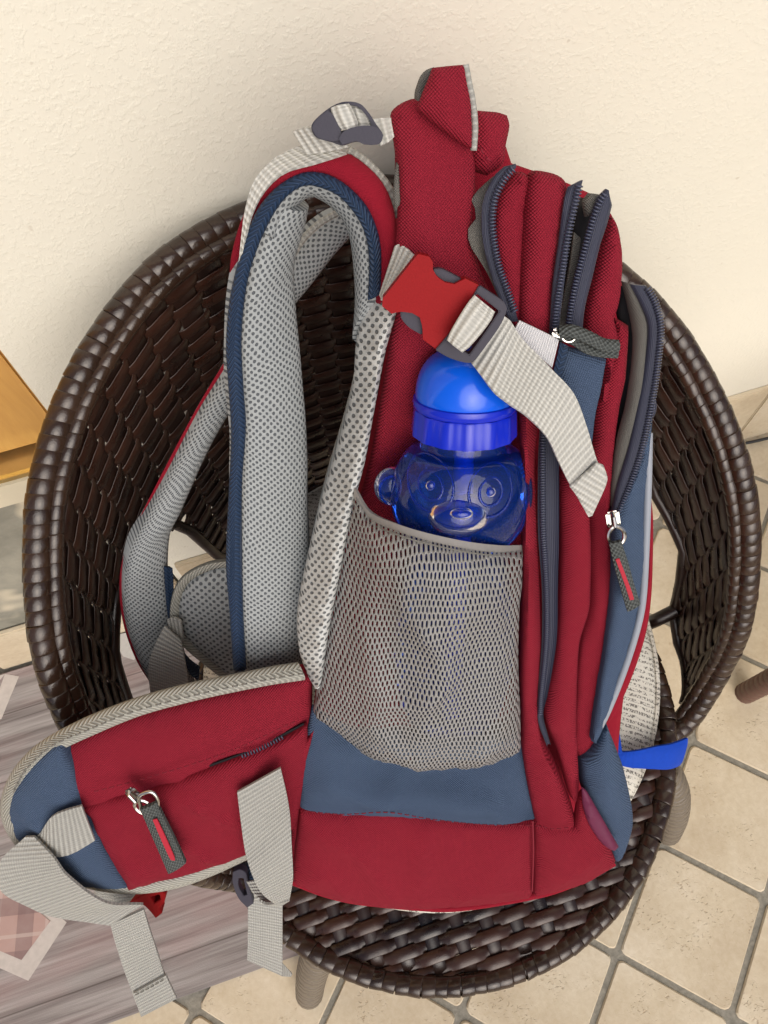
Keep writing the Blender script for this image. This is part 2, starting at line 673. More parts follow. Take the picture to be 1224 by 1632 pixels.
def hole_mesh_mat(name, col, px_=0.0026, py_=0.0072, rx=0.00050, ry=0.00155):
    """Open tricot mesh of the side pocket: real staggered holes, longer than wide."""
    t = NT(name, .5, 0.4)
    uv, u, v = t.uv()
    wv = t.noise(uv, 26, 2)
    wv2 = t.noise(t.mapping(uv, loc=(3, 7, 0)), 22, 2)
    u = t.math('ADD', u, t.math('MULTIPLY', wv, .006))
    v = t.math('ADD', v, t.math('MULTIPLY', wv2, .008))
    c1, c2 = twolattice(t, u, v, px_, py_)
    def d(c):
        a = t.math('DIVIDE', t.math('MULTIPLY', c[0], px_), rx)
        b = t.math('DIVIDE', t.math('MULTIPLY', c[1], py_), ry)
        a2 = t.math('MULTIPLY', a, a)
        b2 = t.math('MULTIPLY', b, b)
        b4 = t.math('MULTIPLY', b2, b2)
        return t.math('ADD', a2, b4)
    dm = t.math('MINIMUM', d(c1), d(c2))
    m = t.maprange(dm, .85, 1.15, 0, 1)
    g = t.noise(uv, 500, 2)
    t.color(t.mix(g, c4(col, .7), c4(col, 1.2)))
    t.set(t.b.inputs['Alpha'], m)
    t.normal(t.bump(t.maprange(dm, .9, 2.6, 0, 1), .0006, .8))
    return t.m

def plain_mat(name, col, rough=.5, spec=.5, metal=0.0, nz=0.0, bump=0.0, scale=60, coat=0.0):
    t = NT(name, rough, spec)
    t.b.inputs['Metallic'].default_value = metal
    t.b.inputs['Coat Weight'].default_value = coat
    g = t.noise(t.geo(), scale, 3)
    t.color(t.mix(g, c4(col, 1 - nz), c4(col, 1 + nz)))
    if bump:
        t.normal(t.bump(g, bump, .6))
    return t.m

RED = (0.255, 0.0150, 0.0305)
BLUE = (0.058, 0.088, 0.148)
M_RED = weave_mat('red_polyester', RED, amp=.0005)
M_REDF = weave_mat('red_fine_cloth', (0.30, 0.012, 0.028), p=.0011, amp=.0003, dark=.8, light=1.1)
M_BLUE = weave_mat('blue_polyester', BLUE, dark=.7, light=1.2)
M_WEB = web_mat('grey_webbing', (0.35, 0.348, 0.32))
M_WEBL = web_mat('light_webbing', (0.50, 0.495, 0.455), p=.0036)
M_WHITE = web_mat('white_elastic', (0.62, 0.62, 0.64), p=.0014, depth=.0003)
M_NAVYB = herring_mat('navy_binding_tape', (0.011, 0.030, 0.072))
M_GREYB = herring_mat('grey_binding_tape', (0.34, 0.335, 0.295), p=.0034, q=.012)
M_TAPE = web_mat('navy_zip_tape', (0.017, 0.021, 0.047), p=.0010, along=False, depth=.0001)
M_TEETH = plain_mat('navy_zip_teeth', (0.040, 0.046, 0.082), .3, .5)
M_BLACK = plain_mat('black_lining_shade', (0.012, 0.012, 0.014), .8, .2)  # black lining cloth, also the shade inside the pocket and zip slit
M_LINING = weave_mat('grey_lining', (0.17, 0.165, 0.15), p=.0012, dark=.75, light=1.1)
M_AIR = airmesh_mat('pale_spacer_mesh', (0.50, 0.512, 0.50), (0.12, 0.128, 0.132), px_=.0044, py_=.0058, r=.00104)
M_AIRS = airmesh_mat('grey_spacer_mesh', (0.31, 0.33, 0.335), (0.085, 0.095, 0.105), px_=.0050, py_=.0044, r=.00096)
M_HOLE = hole_mesh_mat('grey_open_mesh', (0.255, 0.252, 0.246))
M_HEM = plain_mat('grey_hem_tape', (0.22, 0.21, 0.20), .6, .3, nz=.15, scale=300)
M_BUCKR = plain_mat('red_buckle_plastic', (0.235, 0.0080, 0.010), .50, .07, nz=.08, bump=.0002, scale=900)
M_BUCKG = plain_mat('slate_buckle_plastic', (0.042, 0.040, 0.056), .46, .16, nz=.06, bump=.0002, scale=900)
M_METAL = plain_mat('polished_nickel', (0.52, 0.50, 0.47), .16, .5, 1.0)
M_CORD = weave_mat('charcoal_pull_webbing', (0.060, 0.066, 0.064), p=.0030, dark=.25, light=2.2, amp=.0007)
M_THREAD = plain_mat('red_stitching', (0.36, 0.012, 0.03), .6, .3)
M_GTHREAD = plain_mat('grey_stitching', (0.16, 0.155, 0.14), .7, .3)
M_RTHREAD = plain_mat('dark_red_stitching', (0.17, 0.006, 0.018), .7, .3)
M_PIPE = plain_mat('grey_reflective_piping', (0.25, 0.27, 0.31), .4, .3, nz=.05)
M_TAB = plain_mat('plum_label_cloth', (0.11, 0.012, 0.045), .6, .3, nz=.1, scale=300)

# ================================================================== SETTING
WALL_Y = 0.470
# ---- floor: grout bed, tiles laid at 45 degrees to the wall
def tile_material():
    t = NT('cream_floor_tile', .55, .35)
    p = t.geo()
    inf = t.n('ShaderNodeObjectInfo')
    vec = t.n('ShaderNodeVectorMath', operation='ADD')
    t.set(vec.inputs[0], p)
    r3 = t.n('ShaderNodeCombineXYZ')
    for i in range(3):
        t.set(r3.inputs[i], t.math('MULTIPLY', inf.outputs['Random'], 7.0 + 3 * i))
    t.set(vec.inputs[1], r3.outputs[0])
    v = vec.outputs[0]
    cl = t.noise(v, 9, 5, .6)
    col = t.ramp(cl, [(.28, (.52, .43, .305)), (.5, (.615, .53, .39)), (.72, (.69, .61, .475))])
    fine = t.noise(v, 130, 4, .65, .4)
    col = t.mix(t.maprange(fine, .3, .7, 0, 1), col, t.mix(1.0, col, (.88, .85, .80, 1), 'MULTIPLY'))
    # burst pits, their shade put in as a browner colour
    zone = t.maprange(t.noise(v, 22, 3), .50, .66, 0, 1)
    pit = t.maprange(t.noise(t.mapping(v, (1, 1.7, 1), (0, 0, .6)), 210, 3, .5, .6), .60, .70, 0, 1)
    pit = t.math('MULTIPLY', pit, zone)
    col = t.mix(t.math('MULTIPLY', pit, .5), col, (.42, .28, .16, 1))
    hv = t.n('ShaderNodeHueSaturation')
    t.set(hv.inputs['Color'], col)
    t.set(hv.inputs['Value'], t.math('ADD', t.math('MULTIPLY', inf.outputs['Random'], .10), .95))
    t.color(hv.outputs[0])
    t.normal(t.bump(t.math('SUBTRACT', t.math('MULTIPLY', fine, .25), pit), .0013, .8, t.bump(cl, .002, .5)))
    return t.m
M_TILE = tile_material()
tg = NT('grey_grout', .9, .2)
gg = tg.noise(tg.geo(), 160, 4)
tg.color(tg.ramp(gg, [(.3, (.20, .187, .155)), (.7, (.30, .282, .235))]))
tg.normal(tg.bump(gg, .002, .7))
M_GROUT = tg.m

v, f = box_mesh(.1, -2.5, -.025, 9, 6.1, .05, 0)
floor = put('floor', v, f, M_GROUT, None, smooth=False)
floor['kind'] = 'structure'
LT = 0.155
def tile_mesh(seed, size=LT - .0076, h=.0034):
    rng = random.Random(seed)
    bm = bmesh.new()
    rad = .0075
    pts = []
    hs = size / 2
    for cx, cy, a0 in ((1, 1, 0), (-1, 1, 90), (-1, -1, 180), (1, -1, 270)):
        r = rad * rng.uniform(.7, 1.5)
        for k in range(4):
            a = math.radians(a0 + k * 30)
            pts.append((cx * (hs - r) + r * math.cos(a) + rng.uniform(-.0006, .0006), cy * (hs - r) + r * math.sin(a) + rng.uniform(-.0006, .0006)))
    lo = [bm.verts.new((x, y, -.004)) for x, y in pts]
    mi = [bm.verts.new((x, y, h - .0022)) for x, y in pts]
    hi = [bm.verts.new((x * .978, y * .978, h)) for x, y in pts]
    n = len(pts)
    for i in range(n):
        j = (i + 1) % n
        bm.faces.new((lo[i], lo[j], mi[j], mi[i]))
        bm.faces.new((mi[i], mi[j], hi[j], hi[i]))
    bm.faces.new(hi)
    me = D.meshes.new('tile')
    bm.to_mesh(me)
    bm.free()
    me.polygons.foreach_set('use_smooth', np.ones(len(me.polygons), dtype=bool))
    me.set_sharp_from_angle(angle=math.radians(22))
    me.materials.append(M_TILE)
    return me
TM = [tile_mesh(s) for s in range(4)]
O2 = Vector((.237, -.181))
U2 = Vector((.7071, .7071)) * LT
V2 = Vector((.7071, -.7071)) * LT
def project(p):
    q = Vector(p) - CAM
    d = -q.dot(BACK)
    if d < .02:
        return None
    return IW / 2 + F_PX * q.dot(RIGHT) / d, IH / 2 - F_PX * q.dot(UP) / d
ntile = 0
far_tiles = []
for i in range(-22, 20):
    for j in range(-20, 22):
        c = O2 + U2 * (i + .5) + V2 * (j + .5)
        if c.y > WALL_Y + .02:
            continue
        q = project((c.x, c.y, 0))
        if q is None or not (-330 < q[0] < 1560 and -300 < q[1] < 2050):
            far_tiles.append(c)
            continue
        if c.x < -.30 and -.0 < c.y:      # wholly under the doormat
            continue
        o = D.objects.new('tile', TM[(i * 3 + j * 7) % 4])
        COL.objects.link(o)
        o.parent = floor
        o.location = Vector((c.x, c.y, random.uniform(-.0004, .0004))) - floor.location
        o.rotation_euler = (random.uniform(-.003, .003), random.uniform(-.003, .003), math.radians(45 + 90 * random.randrange(4)) + random.uniform(-.008, .008))
        ntile += 1

fv = [tuple(v.co) for v in TM[0].vertices]
ff = [tuple(p.vertices) for p in TM[0].polygons]
RZ = Matrix.Rotation(math.radians(45), 3, 'Z')
fv = [RZ @ Vector(v) for v in fv]
V, Fs = join([([v + Vector((c.x, c.y, 0)) for v in fv], ff) for c in far_tiles])
ft = put('outlying_tiles', V, Fs, M_TILE, floor, sharp=22)
ft['kind'] = 'stuff'

# ---- stucco wall with its skirting tiles
tw = NT('cream_stucco', .85, .25)
p = tw.geo()
big = tw.noise(p, 1.6, 3)
n1 = tw.noise(p, 250, 3, .55, .1)
n2 = tw.noise(p, 260, 3, .6)
dots = tw.maprange(n1, .48, .64, 0, 1)
colw = tw.ramp(big, [(.3, (.690, .660, .560)), (.7, (.730, .700, .600))])
specks = tw.maprange(tw.noise(p, 120, 1, .4), .79, .84, 0, .35)
tw.color(tw.mix(specks, colw, (.40, .33, .24, 1)))
tw.normal(tw.bump(tw.math('ADD', dots, tw.math('MULTIPLY', n2, .5)), .0004, .45))
M_STUCCO = tw.m
DOOR_X = -0.192
v, f = join([box_mesh((DOOR_X + 4.6) / 2, WALL_Y + .1, 1.5, 4.6 - DOOR_X, .2, 3.0, 0), box_mesh(-2.75, WALL_Y + .1, 1.5, 3.31, .2, 3.0, 0),
             box_mesh((DOOR_X - 1.095) / 2, WALL_Y + .1, 2.736, -1.095 - DOOR_X, .2, .528, 0)])
wall = put('wall', v, f, M_STUCCO, None, smooth=False)
wall['label'] = 'cream rough plastered wall rising behind the wicker chair'
wall['category'] = 'wall'
M_SKIRT = M_TILE
jx = at_y(1207, 655, WALL_Y - .009).x
for k in range(-7, 4):
    x0, x1 = jx + k * .155 + .0015, jx + (k + 1) * .155 - .0015
    if x0 < DOOR_X:
        continue
    v, f = box_mesh((x0 + x1) / 2, WALL_Y - .0035, .094, x1 - x0, .009, .176, .002)
    put('skirting_tile', v, f, M_SKIRT, wall, sharp=30)

# ---- wooden door above a concrete step
td = NT('honey_varnished_wood', .35, .5)
q = td.mapping(td.geo(), (9, 9, 1.3))
g1 = td.noise(q, 4, 5, .6, 1.2)
td.color(td.ramp(g1, [(.25, (.42, .20, .045)), (.55, (.56, .30, .075)), (.8, (.64, .38, .12))]))
td.normal(td.bump(g1, .0006, .4))
td.b.inputs['Coat Weight'].default_value = .3
M_WOOD = td.m
M_BRASS = plain_mat('worn_brass', (.55, .40, .16), .35, .5, .85, nz=.15)
M_SILL = plain_mat('pale_marble_sill', (.62, .56, .42), .5, .4, nz=.1, scale=30)
tc = NT('patched_concrete', .9, .2)
q = tc.geo()
a = tc.noise(q, 14, 5, .65)
b2 = tc.noise(q, 5, 3)
cc = tc.ramp(a, [(.25, (.16, .155, .125)), (.55, (.27, .26, .215)), (.8, (.36, .34, .275))])
tc.color(tc.mix(tc.maprange(b2, .60, .64, 0, 1), cc, (.55, .49, .37, 1)))
tc.normal(tc.bump(a, .004, .7))
M_CONC = tc.m
door = thing('door', 'honey coloured wooden door at the left behind the wicker chair rim', 'door', (-.64, WALL_Y + .02, .525))
v, f = box_mesh(-.642, WALL_Y + .03, 1.50, .897, .05, 1.94, .003)
put('leaf', v, f, M_WOOD, door, sharp=30)
v, f = box_mesh(-.642, WALL_Y + .012, .518, .897, .060, .012, .003)
put('drip_rail', v, f, M_BRASS, door, sharp=30)
step = thing('door_step', 'grey patched concrete step with a pale sill under the wooden door', 'step', (-.64, WALL_Y + .05, 0))
v, f = box_mesh(-.645, WALL_Y + .05, .486, .90, .13, .046, .004)
put('sill', v, f, M_SILL, step, sharp=30)
v, f = box_mesh(-.645, WALL_Y + .06, .231, .90, .12, .460, .003)
put('riser', v, f, M_CONC, step, sharp=30)
for k in range(6):
    v, f = box_mesh(-.27 - k * .155, WALL_Y - .006, .070, .152, .009, .130, .002)
    put('skirting_tile', v, f, M_SKIRT, step, sharp=30)

# ---- doormat with printed planks
tm = NT('printed_mat_planks', .85, .25)
q = tm.geo()
st = tm.noise(tm.mapping(q, (3.2, 90, 1)), 1.0, 5, .65, .25)
pk = tm.noise(tm.mapping(q, (2.4, 9, 1)), 1.6, 3)
cm = tm.ramp(st, [(.28, (.12, .10, .095)), (.5, (.275, .248, .238)), (.72, (.42, .395, .38))])
cm = tm.mix(tm.maprange(pk, .45, .72, 0, .5), cm, (.33, .19, .185, 1))
pl = tm.n('ShaderNodeSeparateXYZ')
tm.set(pl.inputs[0], q)
fr = tm.math('ABSOLUTE', tm.math('SUBTRACT', tm.math('FRACT', tm.math('DIVIDE', tm.math('ADD', pl.outputs[1], 2.013), .098)), .5))
line = tm.maprange(fr, .0, .016, 1, 0)
cm = tm.mix(tm.math('MULTIPLY', line, .75), cm, (.07, .05, .045, 1))
tm.color(cm)
tm.normal(tm.bump(tm.noise(q, 700, 2), .0006, .6))
M_MAT = tm.m
mat_o = thing('doormat', 'flat doormat printed with grey wood planks and a plaid diamond at lower left', 'doormat', (-.45, .2, .004))
v, f = box_mesh(-.46, .200, .0085, 1.06, .505, .004, .0012)
put('mat', v, f, M_MAT, mat_o, sharp=30)
ZP = .0110
def flat(name, mat, pts, z=ZP):
    vs = [at_z(x, y, z) for x, y in pts]
    n = len(vs)
    a = sum(((vs[i].x * vs[(i + 1) % n].y - vs[(i + 1) % n].x * vs[i].y) for i in range(n)))
    if a < 0:
        vs = vs[::-1]
    lo = [v - Vector((0, 0, .0006)) for v in vs]
    fs = [tuple(range(n)), tuple(range(2 * n - 1, n - 1, -1))] + [((i + 1) % n, i, i + n, (i + 1) % n + n) for i in range(n)]
    return put(name, vs + lo, fs, mat, mat_o, smooth=False)
tp = NT('printed_plaid', .85, .25)
q = tp.mapping(tp.geo(), (1, 1, 1), (0, 0, math.radians(12)))
s = tp.n('ShaderNodeSeparateXYZ')
tp.set(s.inputs[0], q)
def band(sock, p, w, ph=0.0):
    fr_ = tp.math('FRACT', tp.math('ADD', tp.math('DIVIDE', sock, p), 10 + ph))
    return tp.math('LESS_THAN', fr_, w)
col = (.40, .255, .225, 1)
for sock in (s.outputs[0], s.outputs[1]):
    col = tp.mix(tp.math('MULTIPLY', band(sock, .066, .34), .55), col, (.13, .07, .075, 1))
    col = tp.mix(tp.math('MULTIPLY', band(sock, .066, .07, .42), .6), col, (.50, .40, .36, 1))
tp.color(tp.mix(tp.math('MULTIPLY', tp.noise(tp.geo(), 60, 3), .35), col, (.5, .42, .39, 1)))
M_PLAID = tp.m
M_PRINT = plain_mat('printed_cream', (.50, .455, .42), .85, .25, nz=.18, scale=120)
flat('printed_border', M_PRINT, [(-70, 1400), (20, 1395), (106, 1470), (45, 1563), (-70, 1512)])
flat('printed_plaid_diamond', M_PLAID, [(-70, 1418), (12, 1412), (80, 1468), (34, 1530), (-70, 1486)], ZP + .0008)
flat('printed_bar', M_PRINT, [(-20, 1150), (2, 1146), (30, 1078), (8, 1074)])
flat('printed_bar', M_PRINT, [(-30, 1120), (-8, 1092), (8, 1074), (-14, 1080)])
M_WPRINT = plain_mat('printed_white', (.50, .49, .47), .8, .25, nz=.12, scale=200)
flat('printed_letter', M_WPRINT, [(184, 1012), (212, 1006), (222, 1030), (214, 1052), (196, 1046), (186, 1030)])

# ---- black cable on the floor by the wall
M_CABLE = plain_mat('black_cable_rubber', (.015, .015, .016), .45, .5)
cab = [at_z(x, y, .0115) for x, y in ((1012, 786), (1030, 786), (1046, 778), (1055, 764), (1075, 745), (1120, 718), (1190, 706), (1260, 690))]
c = tube('cable', M_CABLE, None, cab, .0028, 8, smoothn=6)
c['label'] = 'thin black cable lying curved on the tiles beyond the chair side'
c['category'] = 'cable'

# ================================================================== WICKER CHAIR
CX, CY = .085, .165
def wicker_mat(name, a, b, rough=.36):
    t = NT(name, rough, .5)
    inf = t.n('ShaderNodeObjectInfo')
    q = t.geo()
    g = t.noise(t.mapping(q, (1, 1, 1)), 42, 3)
    gl = t.noise(q, 900, 2)
    f = t.math('ADD', t.math('MULTIPLY', g, .75), t.math('MULTIPLY', inf.outputs['Random'], .35), clamp=True)
    col = t.ramp(f, [(.25, a), (.8, b)])
    t.color(col)
    t.set(t.b.inputs['Roughness'], t.maprange(g, .3, .7, rough - .06, rough + .14))
    t.normal(t.bump(gl, .0003, .4))
    return t.m
M_WICK = wicker_mat('dark_brown_wicker', (.009, .0046, .0036), (.044, .0170, .0098), .28)
M_STAKE = wicker_mat('dark_stake_wicker', (.010, .0052, .0042), (.024, .0105, .007), .30)
M_WRAP = wicker_mat('rim_wrap_wicker', (.018, .0100, .0068), (.038, .021, .013), .15)
M_LEG = wicker_mat('taupe_leg_wicker', (.105, .084, .062), (.145, .120, .092), .42)

chair = thing('wicker_chair', 'round dark brown woven wicker tub chair carrying the backpack', 'chair', (CX, CY, 0))
RIM = np.array([(-127, .362, .238), (-122, .365, .25), (-117, .39, .27), (-112, .44, .285), (-105, .50, .29), (-97, .555, .29), (-88, .609, .29), (-79, .651, .29),
    (-69, .68, .29), (-60, .707, .29), (-50, .729, .29), (-40, .747, .29), (-29, .763, .29), (-20, .769, .29), (-11, .769, .29), (0, .766, .29),
    (10.5, .761, .29), (24, .746, .29), (36, .726, .29), (48, .703, .29), (57.5, .681, .29), (67, .651, .29), (77, .616, .29), (86, .578, .29),
    (94, .533, .29), (102.6, .474, .29), (109.5, .412, .283), (116.7, .37, .268), (121, .365, .25), (125, .362, .238)], float)
def rim_z(f):
    return float(np.interp(f, RIM[:, 0], RIM[:, 1]))
def rim_r(f):
    return float(np.interp(f, RIM[:, 0], RIM[:, 2]))
LOW = np.array([(-130, .34), (-103, .34), (-98, .37), (-95, .40), (-90, .45), (-77, .48), (-69, .53), (-59, .550), (-45, .545), (-38.5, .50), (-36.5, .40), (-34, .365),
    (34, .365), (36.5, .40), (38, .50), (45, .545), (59, .552), (69, .535), (77.5, .48), (90, .45), (95, .40), (98, .36), (104, .34), (130, .34)], float)
PH0 = -6.0
def low_z(f):
    return float(np.interp(f - PH0, LOW[:, 0], LOW[:, 1]))
def shell_r(f, z):
    """Radius of the woven shell: a little narrower towards the seat."""
    return rim_r(f) - .004 - .018 * max(0.0, min(1.0, (rim_z(f) - z) / .38)) ** 1.4
def pol(f, r, z):
    a = math.radians(f)
    return Vector((CX + r * math.sin(a), CY + r * math.cos(a), z))

# rim: core and one wrap after the other
rim_pts = cr([tuple(pol(a, r, z)) for a, z, r in RIM], 8)
tube('rim_core', M_STAKE, chair, [Vector(p) for p in rim_pts], .0078, 8)
def wrap_mesh(L=.0112, r0=.0090, name='rim_wrap'):
    prof = [(-.5, .88), (-.485, .965), (-.43, 1.0), (0, 1.01), (.43, 1.0), (.485, .965), (.5, .88)]
    seg = 18
    vs, fs = [], []
    for (t, k) in prof:
        for s in range(seg):
            a = 2 * math.pi * s / seg
            g = 1 - .13 * math.exp(-((a - math.pi * .5) / .22) ** 2)
            vs.append((r0 * 1.12 * k * g * math.cos(a), r0 * k * g * math.sin(a), t * L + .0009 * math.cos(a * 1)))
    for i in range(len(prof) - 1):
        for s in range(seg):
            fs.append((i * seg + s, i * seg + (s + 1) % seg, (i + 1) * seg + (s + 1) % seg, (i + 1) * seg + s))
    me = D.meshes.new(name)
    me.from_pydata(vs, [], fs)
    me.polygons.foreach_set('use_smooth', np.ones(len(fs), dtype=bool))
    me.materials.append(M_WRAP)
    return me
def place_wraps(name, me, path, pitch, out_fn, jit=.06):
    P = np.asarray([tuple(p) for p in path])
    s = np.concatenate([[0], np.cumsum(np.linalg.norm(np.diff(P, axis=0), axis=1))])
    n = int(s[-1] / pitch)
    for k in range(n):
        t = (k + .5) * s[-1] / n
        c = Vector([np.interp(t, s, P[:, i]) for i in range(3)])
        d = Vector([np.interp(min(t + .003, s[-1]), s, P[:, i]) for i in range(3)]) - Vector([np.interp(max(t - .003, 0), s, P[:, i]) for i in range(3)])
        z = d.normalized()
        x = out_fn(c)
        x = (x - z * x.dot(z)).normalized()
        y = z.cross(x)
        if y.z < 0:
            x, y = x, y
        o = D.objects.new(name, me)
        COL.objects.link(o)
        o.parent = chair
        m = Matrix((x, y, z)).transposed().to_4x4()
        m = m @ Matrix.Rotation(random.uniform(-jit, jit), 4, 'X') @ Matrix.Rotation(random.uniform(-jit, jit), 4, 'Y') @ Matrix.Scale(random.uniform(.96, 1.04), 4)
        m.translation = c - chair.location
        o.matrix_local = m
def outward(c):
    d = Vector((c.x - CX, c.y - CY, 0)).normalized()
    return d
place_wraps('rim_wrap', wrap_mesh(), rim_pts[::-1], .0104, lambda c: outward(c) + Vector((0, 0, .25)))

inner_pts = [Vector(p) - outward(Vector(p)) * .0105 + Vector((0, 0, -.0050)) for p in rim_pts]
place_wraps('inner_wrap', wrap_mesh(.0112, .0058, 'inner_wrap'), inner_pts[::-1], .0104, lambda c: outward(c) + Vector((0, 0, .25)))
# stakes
DPH = 5.2
stakes = np.arange(-118, 118.1, DPH)
def strap_tube(name, mat, pts, wid, th, wdir_fn, parent=chair):
    """Flat cane: rounded strip along points, wide along wdir."""
    P = [Vector(p) for p in pts]
    n = len(P)
    T = np.gradient(np.array([tuple(p) for p in P]), axis=0)
    prof = [(-.5, 0), (-.45, .44), (0, .5), (.45, .44), (.5, 0), (.45, -.44), (0, -.5), (-.45, -.44)]
    V, Fs = [], []
    for i in range(n):
        t = Vector(T[i]).normalized()
        wv = wdir_fn(P[i])
        wv = (wv - t * wv.dot(t)).normalized()
        nn = t.cross(wv)
        for a, b in prof:
            V.append(P[i] + wv * (a * wid) + nn * (b * th))
    k = len(prof)
    for i in range(n - 1):
        for j in range(k):
            Fs.append((i * k + j, i * k + (j + 1) % k, (i + 1) * k + (j + 1) % k, (i + 1) * k + j))
    Fs.append(tuple(range(k))[::-1])
    Fs.append(tuple((n - 1) * k + j for j in range(k)))
    return put(name, V, Fs, mat, parent)
for a in stakes:
    z0, z1 = low_z(a), rim_z(a) - .004
    if z1 - z0 < .012:
        continue
    n = max(4, int((z1 - z0) / .02))
    pts = [pol(a, shell_r(a, z0 + (z1 - z0) * i / (n - 1)), z0 + (z1 - z0) * i / (n - 1)) for i in range(n)]
    tdir = Vector((math.cos(math.radians(a)), -math.sin(math.radians(a)), 0))
    strap_tube('stake', M_STAKE, pts, .0212, .0016, lambda p, d=tdir: d)
# weavers follow the rim, row below row, over one stake and under the next
PITCH = .0100
for k in range(40):
    dz = .0150 + k * PITCH
    run = []
    row_j = random.uniform(-.0008, .0008)
    fr_ = np.arange(-121, 121.01, DPH / 6)
    for a in list(fr_) + [None]:
        ok = a is not None and (rim_z(a) - dz) > low_z(a) - .001
        if ok:
            run.append(a)
        else:
            if len(run) > 9:
                pts = []
                for i, b in enumerate(run):
                    z = rim_z(b) - dz
                    ph = math.pi * (b - stakes[0]) / DPH + (math.pi if k % 2 else 0)
                    off = .0019 * math.tanh(2.6 * math.cos(ph))
                    zz = .0016 * noise.noise(Vector((b * .11, k * 3.1, 0))) + .0008 * math.cos(ph * .5 + k) + row_j
                    pts.append(pol(b, shell_r(b, z) + off, z + zz))
                strap_tube('weaver', M_WICK, pts, .0119, .0012, lambda p: Vector((0, 0, 1)))
            run = []
# frame along the lower edge of the shell
fr_pts = [pol(a, shell_r(a, low_z(a)), low_z(a)) for a in np.arange(-112, 112.1, 2)]
tube('lower_frame', M_STAKE, chair, fr_pts, .0058, 8)

# seat
SZ, SR = .385, .240
SX, SY = .072, .131
def seat_z(x, y):
    r = math.hypot(x - SX, y - SY)
    return SZ + .003 - .012 * max(0, (r - .185) / .055) ** 2
def spol(a, r, z):
    a = math.radians(a)
    return Vector((SX + r * math.sin(a), SY + r * math.cos(a), z))
SST = .0262
for dx in np.arange(-SST * 8.5, SST * 8.6, SST):
    h = math.sqrt(max(0, .234 ** 2 - dx * dx))
    if h < .04:
        continue
    pts = [Vector((SX + dx, SY - h + 2 * h * i / 23, 0)) for i in range(24)]
    pts = [Vector((p.x, p.y, seat_z(p.x, p.y) - .0010)) for p in pts]
    strap_tube('seat_stake', M_STAKE, pts, .0125, .0022, lambda p: Vector((1, 0, 0)))
for k, dy in enumerate(np.arange(-.2268, .2269, .0105)):
    h = math.sqrt(max(0, .236 ** 2 - dy * dy))
    if h < .03:
        continue
    n = max(12, int(2 * h / .0040))
    pts = []
    lift = random.uniform(-.0004, .0006)
    for i in range(n):
        x = -h + 2 * h * i / (n - 1)
        ph = math.pi * (x + SST * 8.5) / SST + (math.pi if k % 2 else 0)
        yy = .0009 * noise.noise(Vector((x * 20, k * 2.7, 5)))
        pts.append(Vector((SX + x, SY + dy + yy, seat_z(SX + x, SY + dy) + lift + .0024 * math.tanh(2.6 * math.cos(ph)))))
    strap_tube('seat_weaver', M_WICK, pts, .0112, .0016, lambda p: Vector((0, 1, 0)))
ring = [spol(a, SR, SZ - .008) for a in np.arange(0, 360, 3)]
tube('seat_core', M_STAKE, chair, ring, .0075, 8, closed=True)
front = [spol(a, SR, SZ - .008) for a in np.arange(40, 320.1, 2)]
place_wraps('seat_wrap', wrap_mesh(.0125, .0090, 'seat_wrap'), front, .0116, lambda c: Vector((c.x - SX, c.y - SY, .08)), .16)
# legs: cane wound tight round a splayed tube
def leg(top, foot, mid=None, r=.0168):
    top, foot = Vector(top), Vector(foot)
    n = 420
    mid = mid or (top + foot) / 2 + Vector((0, 0, .03))
    pts, rad = [], []
    L = (top - foot).length
    for i in range(n):
        t = i / (n - 1)
        p = top * (1 - t) ** 2 + mid * (2 * t * (1 - t)) + foot * t * t
        pts.append(p)
        rad.append(r * (1.08 - .20 * math.exp(-((((t * L + .003 * math.sin(t * 40)) / .0225) % 1 - .5) / .13) ** 2)))
    V, Fs, uv = tube_mesh(pts, rad, 16)
    return put('leg', V, Fs, M_LEG, chair, np.array(uv), sharp=80)
leg(at_z(522, 1495, .365), at_z(493, 1585, .010), at_z(496, 1530, .26))
leg(at_z(1052, 1225, .365), at_z(1064, 1326, .010), at_z(1092, 1268, .26))
leg((-.085, .265, .368), (-.150, .395, .008))
leg((.225, .265, .368), (.310, .395, .008))
# short struts between seat and shell
for s in (-1, 1):
    a = s * 92 + PH0 * (s < 0)
    q = pol(a, shell_r(a, low_z(a)), low_z(a) + .01)
    d = (Vector((SX, SY, 0)) - Vector((q.x, q.y, 0))).normalized()
    e = Vector((SX, SY, SZ - .01)) - d * SR
    tube('strut', M_STAKE, chair, [e, (e + q) / 2 + Vector((0, 0, -.012)), q], .0075, 8, smoothn=5)

# ---- another piece of wicker furniture, only a leg of it in view
other = thing('wicker_stool', 'wicker furniture at the right edge with one wrapped brown leg showing', 'stool', (.70, .13, 0))
fx = at_z(1186, 1106, 0)
M_LEG2 = wicker_mat('brown_leg_wicker', (.085, .040, .028), (.12, .06, .042), .45)
def leg2(x, y):
    n = 200
    pts = [Vector((x, y, .36 * i / (n - 1))) for i in range(n)]
    rad = [.0150 * (1.04 - .14 * math.exp(-(((.36 * i / (n - 1) / .016) % 1 - .5) / .14) ** 2)) for i in range(n)]
    V, Fs, uv = tube_mesh(pts, rad, 14)
    put('leg', V, Fs, M_LEG2, other, np.array(uv), sharp=80)
for dx, dy in ((0, 0), (.34, .02), (.12, -.22), (.30, -.26)):
    leg2(fx.x + dx, fx.y + dy)
V, Fs, uv = tube_mesh([Vector((fx.x + .195, fx.y - .075, .355)), Vector((fx.x + .195, fx.y - .075, .36)), Vector((fx.x + .195, fx.y - .075, .385)), Vector((fx.x + .195, fx.y - .075, .39))], [.19, .20, .20, .19], 40)
put('seat', V, Fs, M_LEG2, other, np.array(uv), sharp=50)

